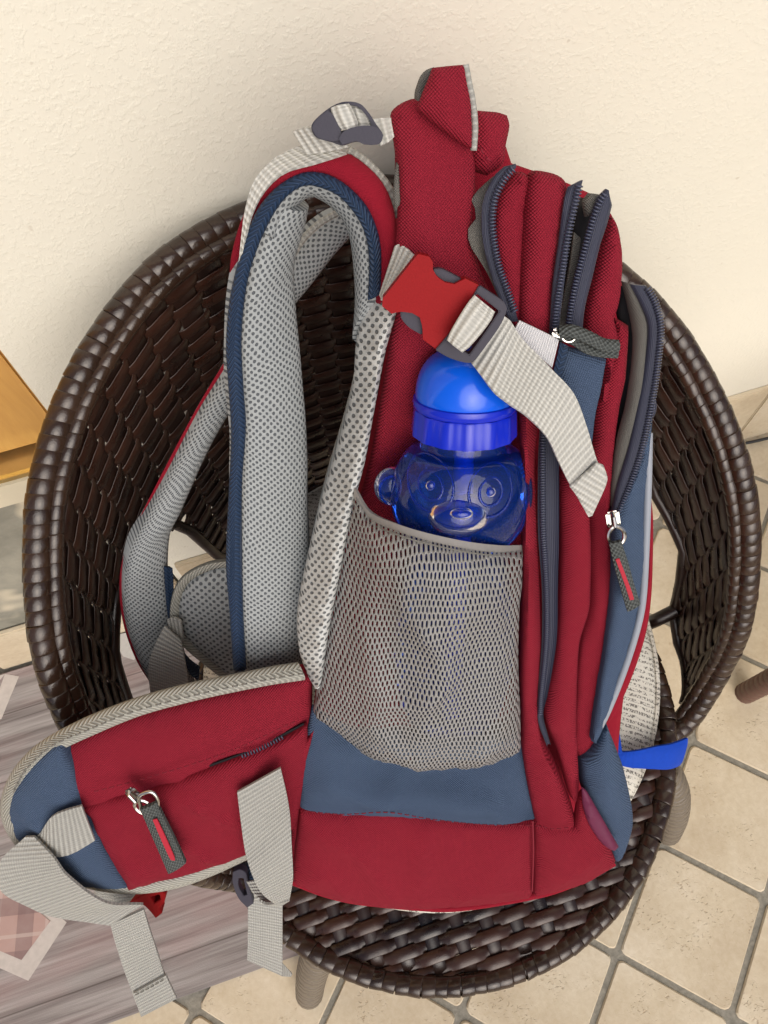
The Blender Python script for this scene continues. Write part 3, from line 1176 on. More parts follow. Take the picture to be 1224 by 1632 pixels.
# ---- seat pad with printed lines of script, tied on with a blue ribbon
tpad = NT('printed_white_cotton', .85, .25)
q = tpad.mapping(tpad.geo(), (1, 1, 1), (0, 0, math.radians(34)))
s = tpad.n('ShaderNodeSeparateXYZ')
tpad.set(s.inputs[0], q)
row = tpad.math('ABSOLUTE', tpad.math('SUBTRACT', tpad.math('FRACT', tpad.math('ADD', tpad.math('DIVIDE', s.outputs[1], .0052), 50)), .5))
inrow = tpad.math('LESS_THAN', row, .30)
ch = tpad.noise(tpad.mapping(q, (900, 480, 1)), 1.0, 2, .6)
word = tpad.maprange(tpad.noise(tpad.mapping(q, (90, 260, 1)), 1.0, 1), .36, .42, 0, 1)
ink = tpad.math('MULTIPLY', tpad.math('MULTIPLY', tpad.math('GREATER_THAN', ch, .50), inrow), word)
pg = tpad.noise(q, 13, 3)
blotch = tpad.maprange(tpad.noise(q, 30, 4, .7), .62, .72, 0, .55)
base = tpad.mix(tpad.maprange(pg, .42, .6, 0, 1), (.62, .60, .53, 1), (.50, .47, .40, 1))
base = tpad.mix(blotch, base, (.20, .17, .12, 1))
tpad.color(tpad.mix(tpad.math('MULTIPLY', ink, .80), base, (.05, .045, .04, 1)))
tpad.normal(tpad.bump(tpad.noise(tpad.geo(), 800, 2), .0004, .5))
M_PAD = tpad.m
pad = thing('seat_pad', 'white seat cushion printed with lines of script under the backpack', 'cushion', (.088, .180, SZ + .006))
PR = .224
prof = [(0, .006), (.204, .006), (.220, .008), (.227, .014), (.229, .020), (.225, .026), (.209, .031), (.12, .034), (0, .035)]
V, Fs, uvp = [], [], []
seg = 72
for r, z in prof[1:-1]:
    for k in range(seg):
        a = 2 * math.pi * k / seg
        rr = r * (1 + .006 * math.sin(5 * a))
        V.append(Vector((.088 + rr * math.cos(a), .180 + rr * math.sin(a), SZ + z + .0025 * noise.noise(Vector((rr * 9 * math.cos(a), rr * 9 * math.sin(a), z * 9))))))
for i in range(len(prof) - 3):
    for k in range(seg):
        Fs.append((i * seg + k, i * seg + (k + 1) % seg, (i + 1) * seg + (k + 1) % seg, (i + 1) * seg + k))
Fs.append(tuple(range(seg))[::-1])
Fs.append(tuple((len(prof) - 3) * seg + k for k in range(seg)))
put('cover', V, Fs, M_PAD, pad)
tube('piping', M_PAD, pad, [Vector((.088 + .2295 * math.cos(a), .180 + .2295 * math.sin(a), SZ + .019)) for a in np.linspace(0, 2 * math.pi, 90, endpoint=False)], .0028, 6, closed=True)
M_RIB = web_mat('royal_blue_ribbon', (.004, .060, .50), p=.0012, depth=.0002)
M_RIB.node_tree.nodes['Principled BSDF'].inputs['Sheen Weight'].default_value = 0
M_RIB.node_tree.nodes['Principled BSDF'].inputs['Specular IOR Level'].default_value = .15
zt = lambda px, py, off: at_z(px, py, .428 + off)
strip('tie', M_RIB, pad, [(962, 1190, 0), (972, 1196, 0), (985, 1197, .003), (1010, 1197, .006), (1040, 1193, .004), (1070, 1186, -.004), (1097, 1177, -.016)],
      [(962, 1214, -.004), (972, 1217, -.004), (988, 1219, -.004), (1010, 1224, -.006), (1040, 1227, -.010), (1066, 1226, -.020), (1083, 1219, -.030)], thick=.0022, at=zt, wave=.003, crown=.002, n=40)
strip('tie', M_RIB, pad, [(960, 1138, .012), (968, 1170, .010), (974, 1206, .008)], [(982, 1130, .012), (987, 1165, .010), (992, 1200, .008)], thick=.0020, at=zt)

# ================================================================== BACKPACK
bag = thing('backpack', 'red and slate blue school backpack leaning side up on the wicker chair', 'backpack', tuple(P0))
TH = .175

# ---- main body: the far bulk of the bag behind its side panels
body_pts = [(632, 175), (700, 165), (790, 185), (815, 260), (900, 290), (965, 320), (985, 420), (1000, 520), (1010, 700), (1020, 900), (1000, 1060), (985, 1200),
            (985, 1330), (930, 1390), (850, 1420), (700, 1436), (560, 1425), (475, 1398), (482, 1290), (500, 1130), (545, 930), (590, 740), (628, 520), (632, 330)]
patch('body', M_REDF, bag, body_pts, off=-.088, bulge=.012, edge=.03, thick=TH - .085, step=.012, wr=.002)

# ---- side panels
patch('side_panel', M_RED, bag,
      [(622, 184, .004), (634, 168, .004), (662, 157, .004), (700, 165, .004), (752, 240, .002), (757, 300, -.002), (752, 360, -.004), (762, 420, -.008), (790, 480, -.012),
       (830, 520, -.026), (838, 640, -.046), (846, 760, -.052), (842, 900, -.052), (836, 1060, -.046), (834, 1215, -.030), (660, 1218, -.028), (520, 1160, -.016), (508, 1100, -.012),
       (530, 990, -.020), (562, 840, -.030), (590, 730, -.026), (606, 640, -.018), (622, 545, -.004), (634, 470, .0), (630, 400, .002), (634, 320, .004), (630, 250, .004)],
      bulge=.012, edge=.022, step=.006, wr=.0016,
      folds=[(690, 190, 690, 330, 14, -.004), (664, 180, 640, 300, 12, .004), (700, 180, 760, 250, 10, .004), (700, 330, 720, 420, 20, .003),
             (640, 560, 590, 760, 14, .004), (735, 640, 720, 1130, 80, -.014), (655, 470, 625, 640, 16, .003), (745, 300, 775, 450, 12, .003)], seed=1)
patch('lower_side_panel', M_BLUE, bag,
      [(497, 1128, -.008), (482, 1200, -.002), (476, 1292, .002), (548, 1298, .003), (640, 1300, .004), (764, 1312, .003), (856, 1316, .001), (846, 1240, -.006), (840, 1172, -.012), (700, 1176, -.012), (580, 1156, -.010)],
      off=.002, bulge=.008, edge=.02, step=.006, wr=.0014, seed=2,
      folds=[(520, 1190, 640, 1270, 14, .003), (600, 1230, 780, 1270, 16, .003), (760, 1230, 840, 1290, 12, -.003), (500, 1260, 560, 1200, 10, .002)])
patch('base_panel', M_RED, bag,
      [(478, 1285), (548, 1290), (618, 1287), (690, 1298), (764, 1306), (849, 1307), (849, 1360), (848, 1424), (764, 1436), (656, 1442), (548, 1430), (466, 1402), (470, 1350)],
      off=.006, bulge=.010, edge=.016, step=.007, wr=.0010, seed=3, thick=.006, folds=[(560, 1350, 760, 1370, 26, .002), (480, 1320, 620, 1330, 14, .0015)])
patch('base_corner_panel', M_RED, bag,
      [(850, 1307), (880, 1312), (915, 1312), (922, 1272), (930, 1262), (955, 1310), (981, 1372), (960, 1388), (930, 1402), (895, 1414), (849, 1424)],
      off=.006, bulge=.009, edge=.015, step=.006, wr=.001, seed=4, folds=[(862, 1320, 930, 1390, 10, .003), (925, 1290, 960, 1370, 9, .003)])
tube('base_piping', M_REDF, bag, bpath([(466, 1404, -.004), (520, 1424, 0), (575, 1436, .0), (699, 1447, .0), (764, 1442, 0), (871, 1422, 0), (936, 1397, -.002), (978, 1374, -.008)], .002, 6), .0030, 8)
tube('seam', M_RTHREAD, bag, bpath([(849, 1308, .014), (850, 1360, .015), (848, 1420, .012)], .0, 6), .0007, 6)

def stitches(name, pts, off, mat=None, parent=None, dash=.0030, gap=.0020, r=.00042):
    """A row of sewn stitches along a traced line: each a tiny raised thread."""
    P = np.array([tuple(p) for p in bpath(pts, off, 14)])
    s = np.concatenate([[0], np.cumsum(np.linalg.norm(np.diff(P, axis=0), axis=1))])
    parts, t = [], 0.0
    while t + dash < s[-1]:
        q = [Vector([np.interp(t + dash * k, s, P[:, i]) for i in range(3)]) for k in (0, .25, .75, 1)]
        q[0] -= BN * r
        q[3] -= BN * r
        v, f, _ = tube_mesh(q, r, 5)
        parts.append((v, f))
        t += dash + gap
    V, Fs = join(parts)
    o = put(name, V, Fs, mat or M_RTHREAD, parent or bag)
    o['kind'] = 'stuff'
    return o
stitches('stitching', [(484, 1293), (548, 1298), (618, 1295), (690, 1306), (764, 1314), (846, 1316)], .0168)
stitches('stitching', [(855, 1316), (882, 1321), (912, 1319)], .0150)
stitches('stitching', [(756, 200), (770, 245), (790, 262)], .0120)

# ---- spacer-mesh back padding
patch('back_padding', M_AIR, bag,
      [(634, 420, -.012), (640, 440, -.006), (636, 480, -.004), (630, 505, -.004), (614, 562, -.004), (598, 646, -.004), (582, 734, -.002), (566, 797, -.002), (545, 901, 0), (525, 1005, 0), (513, 1088, .0),
       (504, 1096, -.004), (490, 1070, -.014), (476, 1031, -.018), (474, 969, -.020), (487, 901, -.022), (512, 797, -.024), (543, 693, -.026), (562, 614, -.026), (568, 541, -.026), (581, 488, -.026), (604, 462, -.022)],
      off=.004, bulge=.020, edge=.030, thick=.040, step=.0055, wr=.0012, seed=5, corner=70)

# ---- top of the bag: carrying handle, collar
patch('collar', M_RED, bag, [(756, 176), (793, 179), (808, 184), (812, 200), (806, 232), (801, 262), (776, 280), (752, 262), (748, 220)], off=-.006, bulge=.010, edge=.018, thick=.05, step=.006, wr=.0012, seed=6,
      folds=[(765, 200, 775, 260, 9, .003)])
hn = patch('carry_handle', M_RED, bag, [(689, 108), (716, 105), (741, 103), (745, 128), (751, 160), (753, 200), (753, 240), (730, 226), (700, 204), (664, 174), (674, 146), (684, 122)], off=.018, bulge=.006, edge=.012, thick=.004, step=.006, wr=.0012, seed=7,
           folds=[(700, 120, 710, 200, 14, .002)])
patch('handle_lining', M_LINING, hn, [(663, 172), (661, 148), (670, 121), (680, 111), (692, 107), (685, 124), (675, 148), (667, 174)], off=.006, bulge=.004, edge=.008, thick=.004, step=.005, seed=8)
tube('edge_tape', M_WEB, hn, bpath([(742, 103), (747, 130), (753, 160), (757, 200), (755, 240)], .019, 6), .0016, 6)
patch('label', M_LINING, bag, [(631, 258), (636, 262), (638, 300), (637, 326), (629, 334), (627, 300)], off=.008, bulge=.002, edge=.004, thick=.002, step=.004)

# ---- main compartment with its open zips
patch('main_compartment', M_RED, bag,
      [(808, 288), (818, 276), (832, 274), (846, 284), (846, 330), (840, 420), (836, 530), (812, 520), (798, 450), (788, 390), (787, 340), (794, 306)],
      off=-.004, bulge=.014, edge=.022, step=.0055, wr=.0016, seed=9, folds=[(836, 280, 800, 340, 9, .004), (842, 340, 800, 330, 10, -.003), (800, 420, 830, 500, 10, -.002)])
strip('zip_flap_lining', M_LINING, bag, [(786, 282), (768, 298), (751, 320), (762, 343), (746, 366), (750, 392), (765, 416), (779, 440), (796, 478), (808, 505)],
      [(806, 272), (792, 292), (778, 318), (772, 345), (772, 366), (776, 392), (782, 416), (790, 438), (804, 470), (822, 505)], off=.004, wave=.003, cols=5, seed=2)
zp = strip('zip_tape', M_TAPE, bag, [(822, 261), (800, 268), (781, 292), (769, 326), (768, 370), (775, 412), (787, 452), (801, 488), (812, 512)],
      [(822, 268), (806, 285), (792, 312), (787, 346), (788, 376), (796, 420), (808, 455), (819, 486), (826, 512)], off=.012, thick=.002, cols=5, crown=.001)

def teeth(pts, off, parent, pitch=.0016, w=.0032, h=.0012, l=.0010):
    """The coil of a zip: one small raised bar per tooth."""
    P = np.array([tuple(p) for p in bpath(pts, off, 14)])
    s = np.concatenate([[0], np.cumsum(np.linalg.norm(np.diff(P, axis=0), axis=1))])
    parts = []
    n = int(s[-1] / pitch)
    for k in range(n):
        t = (k + .5) * pitch
        c = Vector([np.interp(t, s, P[:, i]) for i in range(3)])
        d = Vector([np.interp(min(t + .002, s[-1]), s, P[:, i]) - np.interp(max(t - .002, 0), s, P[:, i]) for i in range(3)]).normalized()
        x = d.cross(BN).normalized()
        v, f, _ = tube_mesh([c - x * w / 2 - BN * h * .6, c - x * w * .3 + BN * h * .3, c + x * w * .3 + BN * h * .3, c + x * w / 2 - BN * h * .6], l * .5, 5, twist_up=d)
        parts.append((v, f))
    V, Fs = join(parts)
    o = put('zip_teeth', V, Fs, M_TEETH, parent)
    o['kind'] = 'stuff'
    return o
teeth([(819, 268), (804, 286), (790, 314), (785, 348), (787, 378), (795, 422), (807, 457), (822, 500)], .0150, zp)

patch('side_gusset', M_RED, bag,
      [(836, 302), (845, 277), (856, 272), (883, 277), (899, 287), (903, 304), (894, 361), (882, 442), (876, 530), (866, 600), (856, 680), (852, 740), (854, 807), (860, 936), (862, 1022),
       (857, 1130), (866, 1180), (884, 1215), (910, 1280), (918, 1311), (885, 1318), (851, 1309), (840, 1250), (832, 1190), (828, 1086, .006), (831, 979, .012), (833, 876, .018), (834, 800, .022), (832, 734, .018), (826, 640, .006), (824, 540), (826, 460), (829, 377)],
      off=.000, bulge=.015, edge=.018, step=.0055, wr=.0018, seed=10, thick=.006, corner=60,
      folds=[(846, 285, 842, 500, 8, .003), (843, 900, 846, 1080, 8, .004), (850, 1120, 900, 1290, 9, .006), (838, 1180, 870, 1300, 8, -.004), (846, 700, 842, 860, 7, -.003)])
z2 = strip('zip_tape', M_TAPE, bag, [(925, 288), (905, 299), (897, 338), (890, 393), (881, 459), (876, 540)], [(929, 287), (925, 303), (917, 338), (909, 367), (903, 420), (889, 540)], off=.012, thick=.002, cols=5, crown=.001)
teeth([(924, 294), (919, 316), (911, 350), (904, 385), (897, 430), (889, 480), (884, 530)], .0150, z2)
strip('gap_lining', M_LINING, bag, [(915, 370), (908, 420), (898, 480), (888, 540)], [(926, 380), (918, 430), (908, 490), (900, 540)], off=-.004, cols=4, wave=.002)
patch('gap_lining', M_BLACK, bag, [(916, 338), (940, 318), (950, 330), (935, 400), (918, 470), (905, 545), (884, 545), (893, 470), (906, 390)], off=-.014, bulge=.004, edge=.01, thick=.02, step=.008, seed=11)
patch('gap_lining', M_LINING, bag, [(930, 322), (940, 308), (955, 310), (948, 338), (934, 346)], off=.0, bulge=.004, edge=.008, thick=.004, step=.005, seed=12)
z3 = strip('zip_tape', M_TAPE, bag, [(966, 301), (955, 309), (942, 345), (930, 393), (917, 439), (906, 491), (900, 535)], [(970, 304), (976, 322), (968, 356), (956, 392), (945, 439), (932, 491), (928, 535)], off=.006, thick=.002, cols=5, crown=.002)
teeth([(965, 308), (954, 328), (942, 362), (930, 406), (918, 452), (909, 500), (905, 530)], .0105, z3)

# ---- front compartment: red lobes
patch('front_compartment', M_RED, bag,
      [(973, 340), (984, 361), (991, 403), (989, 459), (984, 490), (978, 505), (984, 540), (975, 590), (966, 640), (955, 640), (962, 572), (930, 556), (928, 530), (934, 490), (944, 445), (958, 387)],
      off=-.004, bulge=.012, edge=.018, step=.0055, wr=.0014, seed=13, folds=[(980, 360, 960, 500, 12, .003), (972, 505, 962, 640, 10, .002)])
patch('front_compartment', M_RED, bag,
      [(978, 505), (1001, 519), (1000, 545), (996, 600), (986, 650), (977, 720), (973, 790), (974, 860), (975, 914), (968, 979), (962, 1040), (955, 1107), (950, 1167), (938, 1193), (920, 1204),
       (912, 1180), (914, 1120), (920, 1040), (935, 960), (936, 860), (934, 760), (942, 690), (952, 620), (968, 560)],
      off=-.014, bulge=.014, edge=.020, step=.0055, wr=.0016, seed=14, folds=[(955, 700, 952, 1000, 12, .004), (940, 990, 930, 1180, 10, -.004), (985, 540, 960, 700, 8, .003)])
patch('front_gusset', M_RED, bag,
      [(890, 690), (915, 700), (936, 800), (941, 850), (941, 915), (938, 966), (924, 1013), (920, 1064), (918, 1150), (922, 1236), (920, 1275), (905, 1262), (885, 1190), (864, 1136), (872, 1090), (884, 1020), (889, 936), (892, 850), (891, 760)],
      off=-.004, bulge=.015, edge=.018, step=.0055, wr=.0018, seed=15,
      folds=[(925, 800, 922, 960, 10, .005), (900, 760, 906, 1000, 9, -.003), (866, 1136, 915, 1180, 9, .006), (875, 1090, 912, 1080, 9, -.003), (890, 1180, 915, 1250, 8, .004), (905, 1020, 900, 1120, 8, .003)])
z4 = strip('zip_tape', M_TAPE, bag, [(866, 640), (860, 700), (858, 760), (858, 850), (864, 936), (864, 1022), (858, 1107), (858, 1150), (872, 1190)], [(896, 640), (892, 700), (891, 770), (891, 850), (889, 936), (887, 1022), (873, 1107), (866, 1140), (878, 1188)], off=.008, thick=.002, cols=6, crown=-.002)
teeth([(870, 640), (866, 700), (865, 760), (866, 850), (871, 936), (871, 1022), (863, 1107), (861, 1140)], .0100, z4)
patch('upper_front_panel', M_BLUE, bag, [(897, 552), (930, 560), (966, 573), (958, 620), (949, 660), (940, 720), (920, 740), (890, 690), (880, 640), (888, 590)], off=.004, bulge=.008, edge=.014, step=.006, wr=.001, seed=16, rot=.5)
strip('seam_tape', M_NAVYB, bag, [(893, 545), (888, 570), (880, 600), (876, 640)], [(906, 552), (901, 575), (894, 605), (890, 640)], off=.014, thick=.002, cols=4)

# ---- front pocket with gaping zip
patch('pocket_inside', M_BLACK, bag, [(990, 455), (1006, 470), (1014, 520), (1010, 580), (1000, 660), (985, 740), (975, 800), (968, 760), (978, 690), (990, 600), (996, 540), (986, 500)], off=-.022, bulge=.002, edge=.01, thick=.006, step=.008)  # black sheet stands for the shade inside the gaping pocket
strip('pocket_lining', M_LINING, bag, [(991, 448), (1003, 490), (1010, 530), (1007, 575), (999, 640), (984, 700), (976, 760), (972, 805)], [(1008, 453), (1020, 485), (1034, 520), (1030, 583), (1018, 650), (1002, 720), (988, 770), (980, 805)], off=-.008, thick=.002, cols=6, crown=.005, wave=.004, seed=5)
z5 = strip('zip_tape', M_TAPE, bag, [(1004, 453), (1022, 487), (1033, 521), (1028, 583), (1016, 650), (1000, 720), (984, 775), (974, 820)], [(1030, 455), (1046, 478), (1056, 518), (1052, 573), (1044, 630), (1025, 720), (1000, 790), (982, 830)], off=-.002, thick=.002, cols=6, crown=.002)
teeth([(1032, 458), (1045, 482), (1054, 520), (1050, 573), (1042, 630), (1023, 720), (998, 790), (984, 824)], .0012, z5)
fp = patch('front_pocket', M_BLUE, bag,
      [(1044, 632, -.014), (1036, 700, -.016), (1034, 764, -.018), (1030, 893, -.018), (1024, 966, -.02), (1012, 1013, -.02), (992, 1077, -.02), (967, 1142, -.016), (948, 1185, -.012), (942, 1180, -.008), (950, 1120, -.008), (962, 1050, -.008), (972, 960, -.008), (976, 900, -.008), (975, 830, -.008), (996, 775, -.010), (1020, 715, -.012)],
      off=.006, bulge=.010, edge=.014, step=.006, wr=.0012, seed=17, thick=.03, folds=[(1000, 850, 990, 1050, 12, .003), (985, 960, 960, 1120, 9, -.002)])
tube('piping', M_PIPE, fp, bpath([(1034, 690, -.014), (1033, 760, -.010), (1029, 880, -.009), (1024, 960, -.009), (1012, 1014, -.009), (992, 1075, -.009), (969, 1132, -.008), (951, 1168, -.006)], .0035, 6), .0024, 8)
patch('pocket_edge', M_REDF, fp, [(1031, 772), (1037, 790), (1041, 830), (1039, 936), (1031, 1002), (1012, 1066), (986, 1127), (964, 1160), (960, 1150), (985, 1085), (1008, 1025), (1022, 960), (1028, 880)], off=-.018, bulge=.003, edge=.006, thick=.03, step=.007, seed=18)
patch('pocket_pull_loop', M_TAPE, fp, [(1040, 628), (1046, 640), (1046, 655), (1040, 668), (1036, 660), (1037, 640)], off=-.002, bulge=.001, edge=.004, thick=.002, step=.004)
patch('lower_front_panel', M_BLUE, bag,
      [(925, 1207), (945, 1190), (966, 1152), (980, 1190), (992, 1220), (1006, 1280), (1008, 1305), (1003, 1330), (992, 1355), (980, 1371), (968, 1345), (950, 1305), (926, 1254)],
      off=-.006, bulge=.014, edge=.020, step=.0055, wr=.0016, seed=19, thick=.02, rot=1.5, folds=[(935, 1215, 985, 1330, 14, .004), (930, 1225, 955, 1200, 8, -.003)])
tabo = patch('label_tab', M_TAB, bag, [(927, 1256), (935, 1262), (960, 1305), (986, 1350), (978, 1356), (960, 1345), (940, 1316), (930, 1288)], off=.014, bulge=.001, edge=.004, thick=.0015, step=.006, seed=20)

# ---- mesh side pocket
mp = patch('mesh_pocket', M_HOLE, bag,
      [(568, 782, .008), (590, 820, .020), (630, 839, .036), (679, 854, .044), (744, 868, .046), (796, 874, .036), (833, 873, .014), (832, 920, .016), (828, 960, .016), (826, 1054, .014), (829, 1130, .012), (830, 1188, .006),
       (790, 1202, .008), (753, 1212, .008), (700, 1210, .008), (650, 1206, .006), (580, 1192, .004), (569, 1183, .004), (530, 1152, .002), (499, 1132, .0), (506, 1090, .0), (512, 1054, .0), (538, 923, .002), (556, 820, .004)],
      bulge=.031, edge=.055, thick=.0008, step=.005, wr=.0020, wsc=20, seed=21,
      folds=[(560, 800, 540, 1000, 16, -.003), (585, 840, 600, 1170, 22, .004), (700, 940, 660, 1190, 26, .006), (790, 900, 808, 1150, 14, .004), (600, 1170, 700, 1195, 14, .006), (735, 1190, 800, 1100, 14, .005), (610, 900, 640, 1130, 12, -.004), (760, 960, 740, 1150, 12, -.003)])
strip('hem', M_HEM, mp, [(565, 778, .009), (588, 815, .021), (630, 834, .037), (679, 849, .045), (744, 863, .047), (796, 869, .037), (834, 869, .015)],
      [(563, 792, .010), (588, 827, .022), (630, 846, .039), (679, 861, .047), (744, 875, .049), (796, 881, .039), (833, 880, .016)], off=.001, thick=.0018, cols=3)
tube('hem_thread', M_GTHREAD, mp, bpath([(562, 798, .011), (588, 832, .023), (630, 851, .041), (679, 866, .048), (744, 880, .050), (796, 886, .040), (832, 885, .018)], .0025, 8), .0005, 5)

# ---- compression strap with side-release buckle
strip('compression_strap', M_WEBL, bag, [(646, 394, .010), (672, 418, .018), (700, 436, .024)], [(606, 478, .010), (626, 486, .018), (660, 500, .024)], off=.002, thick=.0018)
strip('compression_strap', M_WEBL, bag, [(629, 392, .006), (640, 388, .008), (646, 396, .010), (642, 410, .012)], [(604, 470, .006), (606, 474, .010), (610, 480, .012), (618, 482, .014)], off=.0, thick=.0018)
tail = strip('compression_strap', M_WEBL, bag, [(792, 498, .033), (812, 510, .034), (830, 538, .034), (856, 564, .030), (882, 590, .027), (915, 628, .026), (936, 682, .026), (952, 735, .026), (968, 764, .026)],
             [(744, 570, .034), (760, 590, .042), (789, 625, .051), (815, 645, .048), (842, 664, .040), (872, 697, .032), (890, 735, .030), (914, 782, .028), (942, 821, .028)], thick=.0018, cols=8, n=90, wave=.0008)
patch('strap_end', M_WEBL, tail, [(952, 738), (962, 742), (968, 766), (944, 822), (938, 824), (916, 786), (908, 776)], off=.030, bulge=.0008, edge=.004, thick=.0016, step=.005, rot=-.55)
strip('strap_loop', M_WEBL, bag, [(756, 470, .046), (773, 484, .049), (789, 497, .046)], [(712, 542, .050), (724, 552, .053), (737, 562, .050)], thick=.0018, crown=.002)
strip('elastic_tab', M_WHITE, bag, [(828, 511, .022), (858, 525, .022), (891, 541, .020)], [(818, 530, .022), (846, 556, .022), (880, 586, .020)], thick=.002)
bk = slab('buckle', M_BUCKR, bag, [(666, 405), (684, 409), (690, 418), (690, 430), (697, 441), (709, 450), (724, 453), (742, 444), (766, 456), (697, 558), (674, 541), (673, 522), (669, 506), (657, 499), (638, 497), (624, 500), (609, 488), (610, 476)], off=.040, thick=.010, bev=.0024, corner=24)
slab('buckle_spring', M_BUCKG, bk, [(690, 429), (704, 429), (736, 445), (724, 455), (704, 450), (692, 442)], off=.036, thick=.007, bev=.0015)
slab('buckle_spring', M_BUCKG, bk, [(638, 496), (658, 497), (672, 510), (676, 524), (672, 534), (652, 522), (640, 508)], off=.036, thick=.007, bev=.0015)
slab('buckle_latch', M_BUCKG, bk, [(764, 455), (782, 467), (801, 480), (808, 492), (798, 518), (770, 558), (754, 577), (740, 578), (715, 570), (694, 558), (716, 532), (740, 496)], off=.042, thick=.007, bev=.0018,
     holes=[[(760, 468), (778, 482), (796, 496), (772, 532), (748, 566), (730, 554), (711, 543), (736, 506)]])

# ---- zip pulls
def slider(parent, c, d, off, s=1.0):
    """Metal zip slider: body, bridge and ring. c pixel centre, d unit direction in pixels (towards the pull)."""
    o = B(c[0], c[1], off)
    x = (B(c[0] + d[0] * 20, c[1] + d[1] * 20, off) - o).normalized()
    y = BN.cross(x).normalized()
    bm = bmesh.new()
    m = Matrix((x, y, BN)).transposed().to_4x4()
    m.translation = o
    parts = []
    v, f = box_mesh(0, 0, 0, .010 * s, .007 * s, .003 * s, .0012 * s)
    parts.append(([m @ p for p in v], f))
    v, f, _ = tube_mesh([m @ Vector(p) for p in ((-.004 * s, 0, .001), (-.003 * s, 0, .0035 * s), (.002 * s, 0, .004 * s), (.005 * s, 0, .001))], .0011 * s, 8)
    parts.append((v, f))
    bm.free()
    V, Fs = join(parts)
    sl_o = put('slider', V, Fs, M_METAL, parent, sharp=40)
    pts = [m @ Vector((.0085 * s + .0055 * s * math.cos(a), .0042 * s * math.sin(a), .0025 * s)) for a in np.linspace(0, 2 * math.pi, 20, endpoint=False)]
    tube('ring', M_METAL, parent, pts, .0011 * s, 7, closed=True)
    return sl_o
slider(z3, (890, 531), (.95, .3), .022, .6)
pl = tube('pull_tab', M_CORD, z3, bpath([(893, 529, .024), (912, 528, .026), (938, 538, .026), (960, 549, .024), (984, 552, .022)], 0, 6), .0038, 8, flat=.7)
tube('pull_tab', M_CORD, z3, bpath([(893, 533, .020), (914, 541, .020), (938, 556, .020), (962, 561, .020), (984, 562, .020)], 0, 6), .0034, 8, flat=.7)
slider(z5, (977, 828), (.15, .98), .012, 1.1)
t5 = strip('pull_tab', M_CORD, z5, [(971, 866), (980, 905), (990, 940), (1000, 975)], [(990, 862), (1001, 895), (1010, 928), (1021, 963)], off=.018, thick=.0022, cols=6, crown=.001)
slab('pull_mark', M_THREAD, t5, [(981, 892), (987, 890), (1006, 940), (1011, 956), (1004, 957), (996, 932)], off=.0196, thick=.0008, bev=.0002, corner=60)

# ---- shoulder straps
ss = strip('shoulder_strap', M_AIRS, bag,
      [(384, 1066, -.035), (378, 1000, -.03), (374, 900, -.025), (378, 800, -.02), (380, 700, -.018), (374, 600, -.016), (378, 520, -.014), (388, 460, -.012), (402, 410, -.010), (420, 360, -.008), (440, 324, -.006)],
      [(484, 1056, -.055), (490, 1000, -.052), (495, 901, -.05), (492, 823, -.048), (488, 692, -.046), (477, 562, -.044), (469, 484, -.042), (464, 420, -.040), (468, 385, -.038), (482, 345, -.034), (484, 318, -.030)], thick=.012, cols=12, crown=.010, wave=.002)
# the arch of the near strap: padded underside turning over the top
strip('arch_lining', M_AIRS, ss, [(424, 372, -.004), (436, 335, -.003), (462, 306, -.002), (490, 292, -.002), (518, 296, -.002), (545, 312, -.002), (567, 340, -.003), (582, 374, -.004), (587, 420, -.006), (588, 470, -.010), (584, 500, -.014)],
      [(432, 386, -.022), (450, 346, -.022), (470, 322, -.022), (494, 305, -.022), (512, 312, -.022), (530, 324, -.022), (548, 344, -.024), (562, 378, -.026), (568, 422, -.028), (571, 480, -.030), (567, 545, -.032)], thick=.006, cols=8, crown=.004)
strip('strap_shell', M_REDF, ss, [(379, 440, -.024), (386, 405, -.018), (398, 350, -.012), (420, 306, -.008), (452, 274, -.006), (500, 254, -.006), (554, 245, -.006), (582, 262, -.006), (608, 290, -.006), (624, 328, -.007), (630, 370, -.008), (632, 430, -.010), (628, 470, -.012)],
      [(383, 440, -.022), (390, 408, -.014), (406, 350, -.008), (434, 312, -.004), (470, 288, 0), (500, 280, 0), (530, 284, 0), (556, 302, 0), (582, 332, 0), (598, 366, -.002), (604, 405, -.004), (604, 456, -.008), (598, 490, -.012)], thick=.010, cols=10, crown=.006, wave=.001)
strip('binding', M_NAVYB, ss,
      [(372, 1068, -.024), (366, 979, -.020), (361, 901, -.016), (366, 771, -.010), (369, 692, -.008), (364, 614, -.006), (361, 562, -.006), (366, 490, -.003), (378, 427, -.0), (394, 374, .002), (414, 333, .004), (443, 301, .005), (480, 280, .006), (513, 279, .006), (546, 295, .006), (580, 328, .005), (598, 366, .003), (606, 407, .0), (604, 470, -.006)],
      [(393, 1066, -.026), (388, 979, -.022), (386, 875, -.018), (386, 771, -.012), (392, 680, -.010), (388, 614, -.008), (385, 545, -.008), (390, 478, -.005), (399, 431, -.002), (416, 382, .0), (440, 335, .002), (461, 310, .003), (486, 296, .004), (513, 300, .004), (540, 313, .004), (566, 342, .003), (582, 374, .001), (588, 415, -.002), (586, 478, -.010)],
      thick=.0028, cols=6, crown=.0022, n=170)
tube('edge_tape', M_WEB, ss, bpath([(554, 240, -.006), (580, 258, -.007), (606, 284, -.008), (624, 312, -.009), (632, 345, -.012)], 0, 6), .0026, 8)
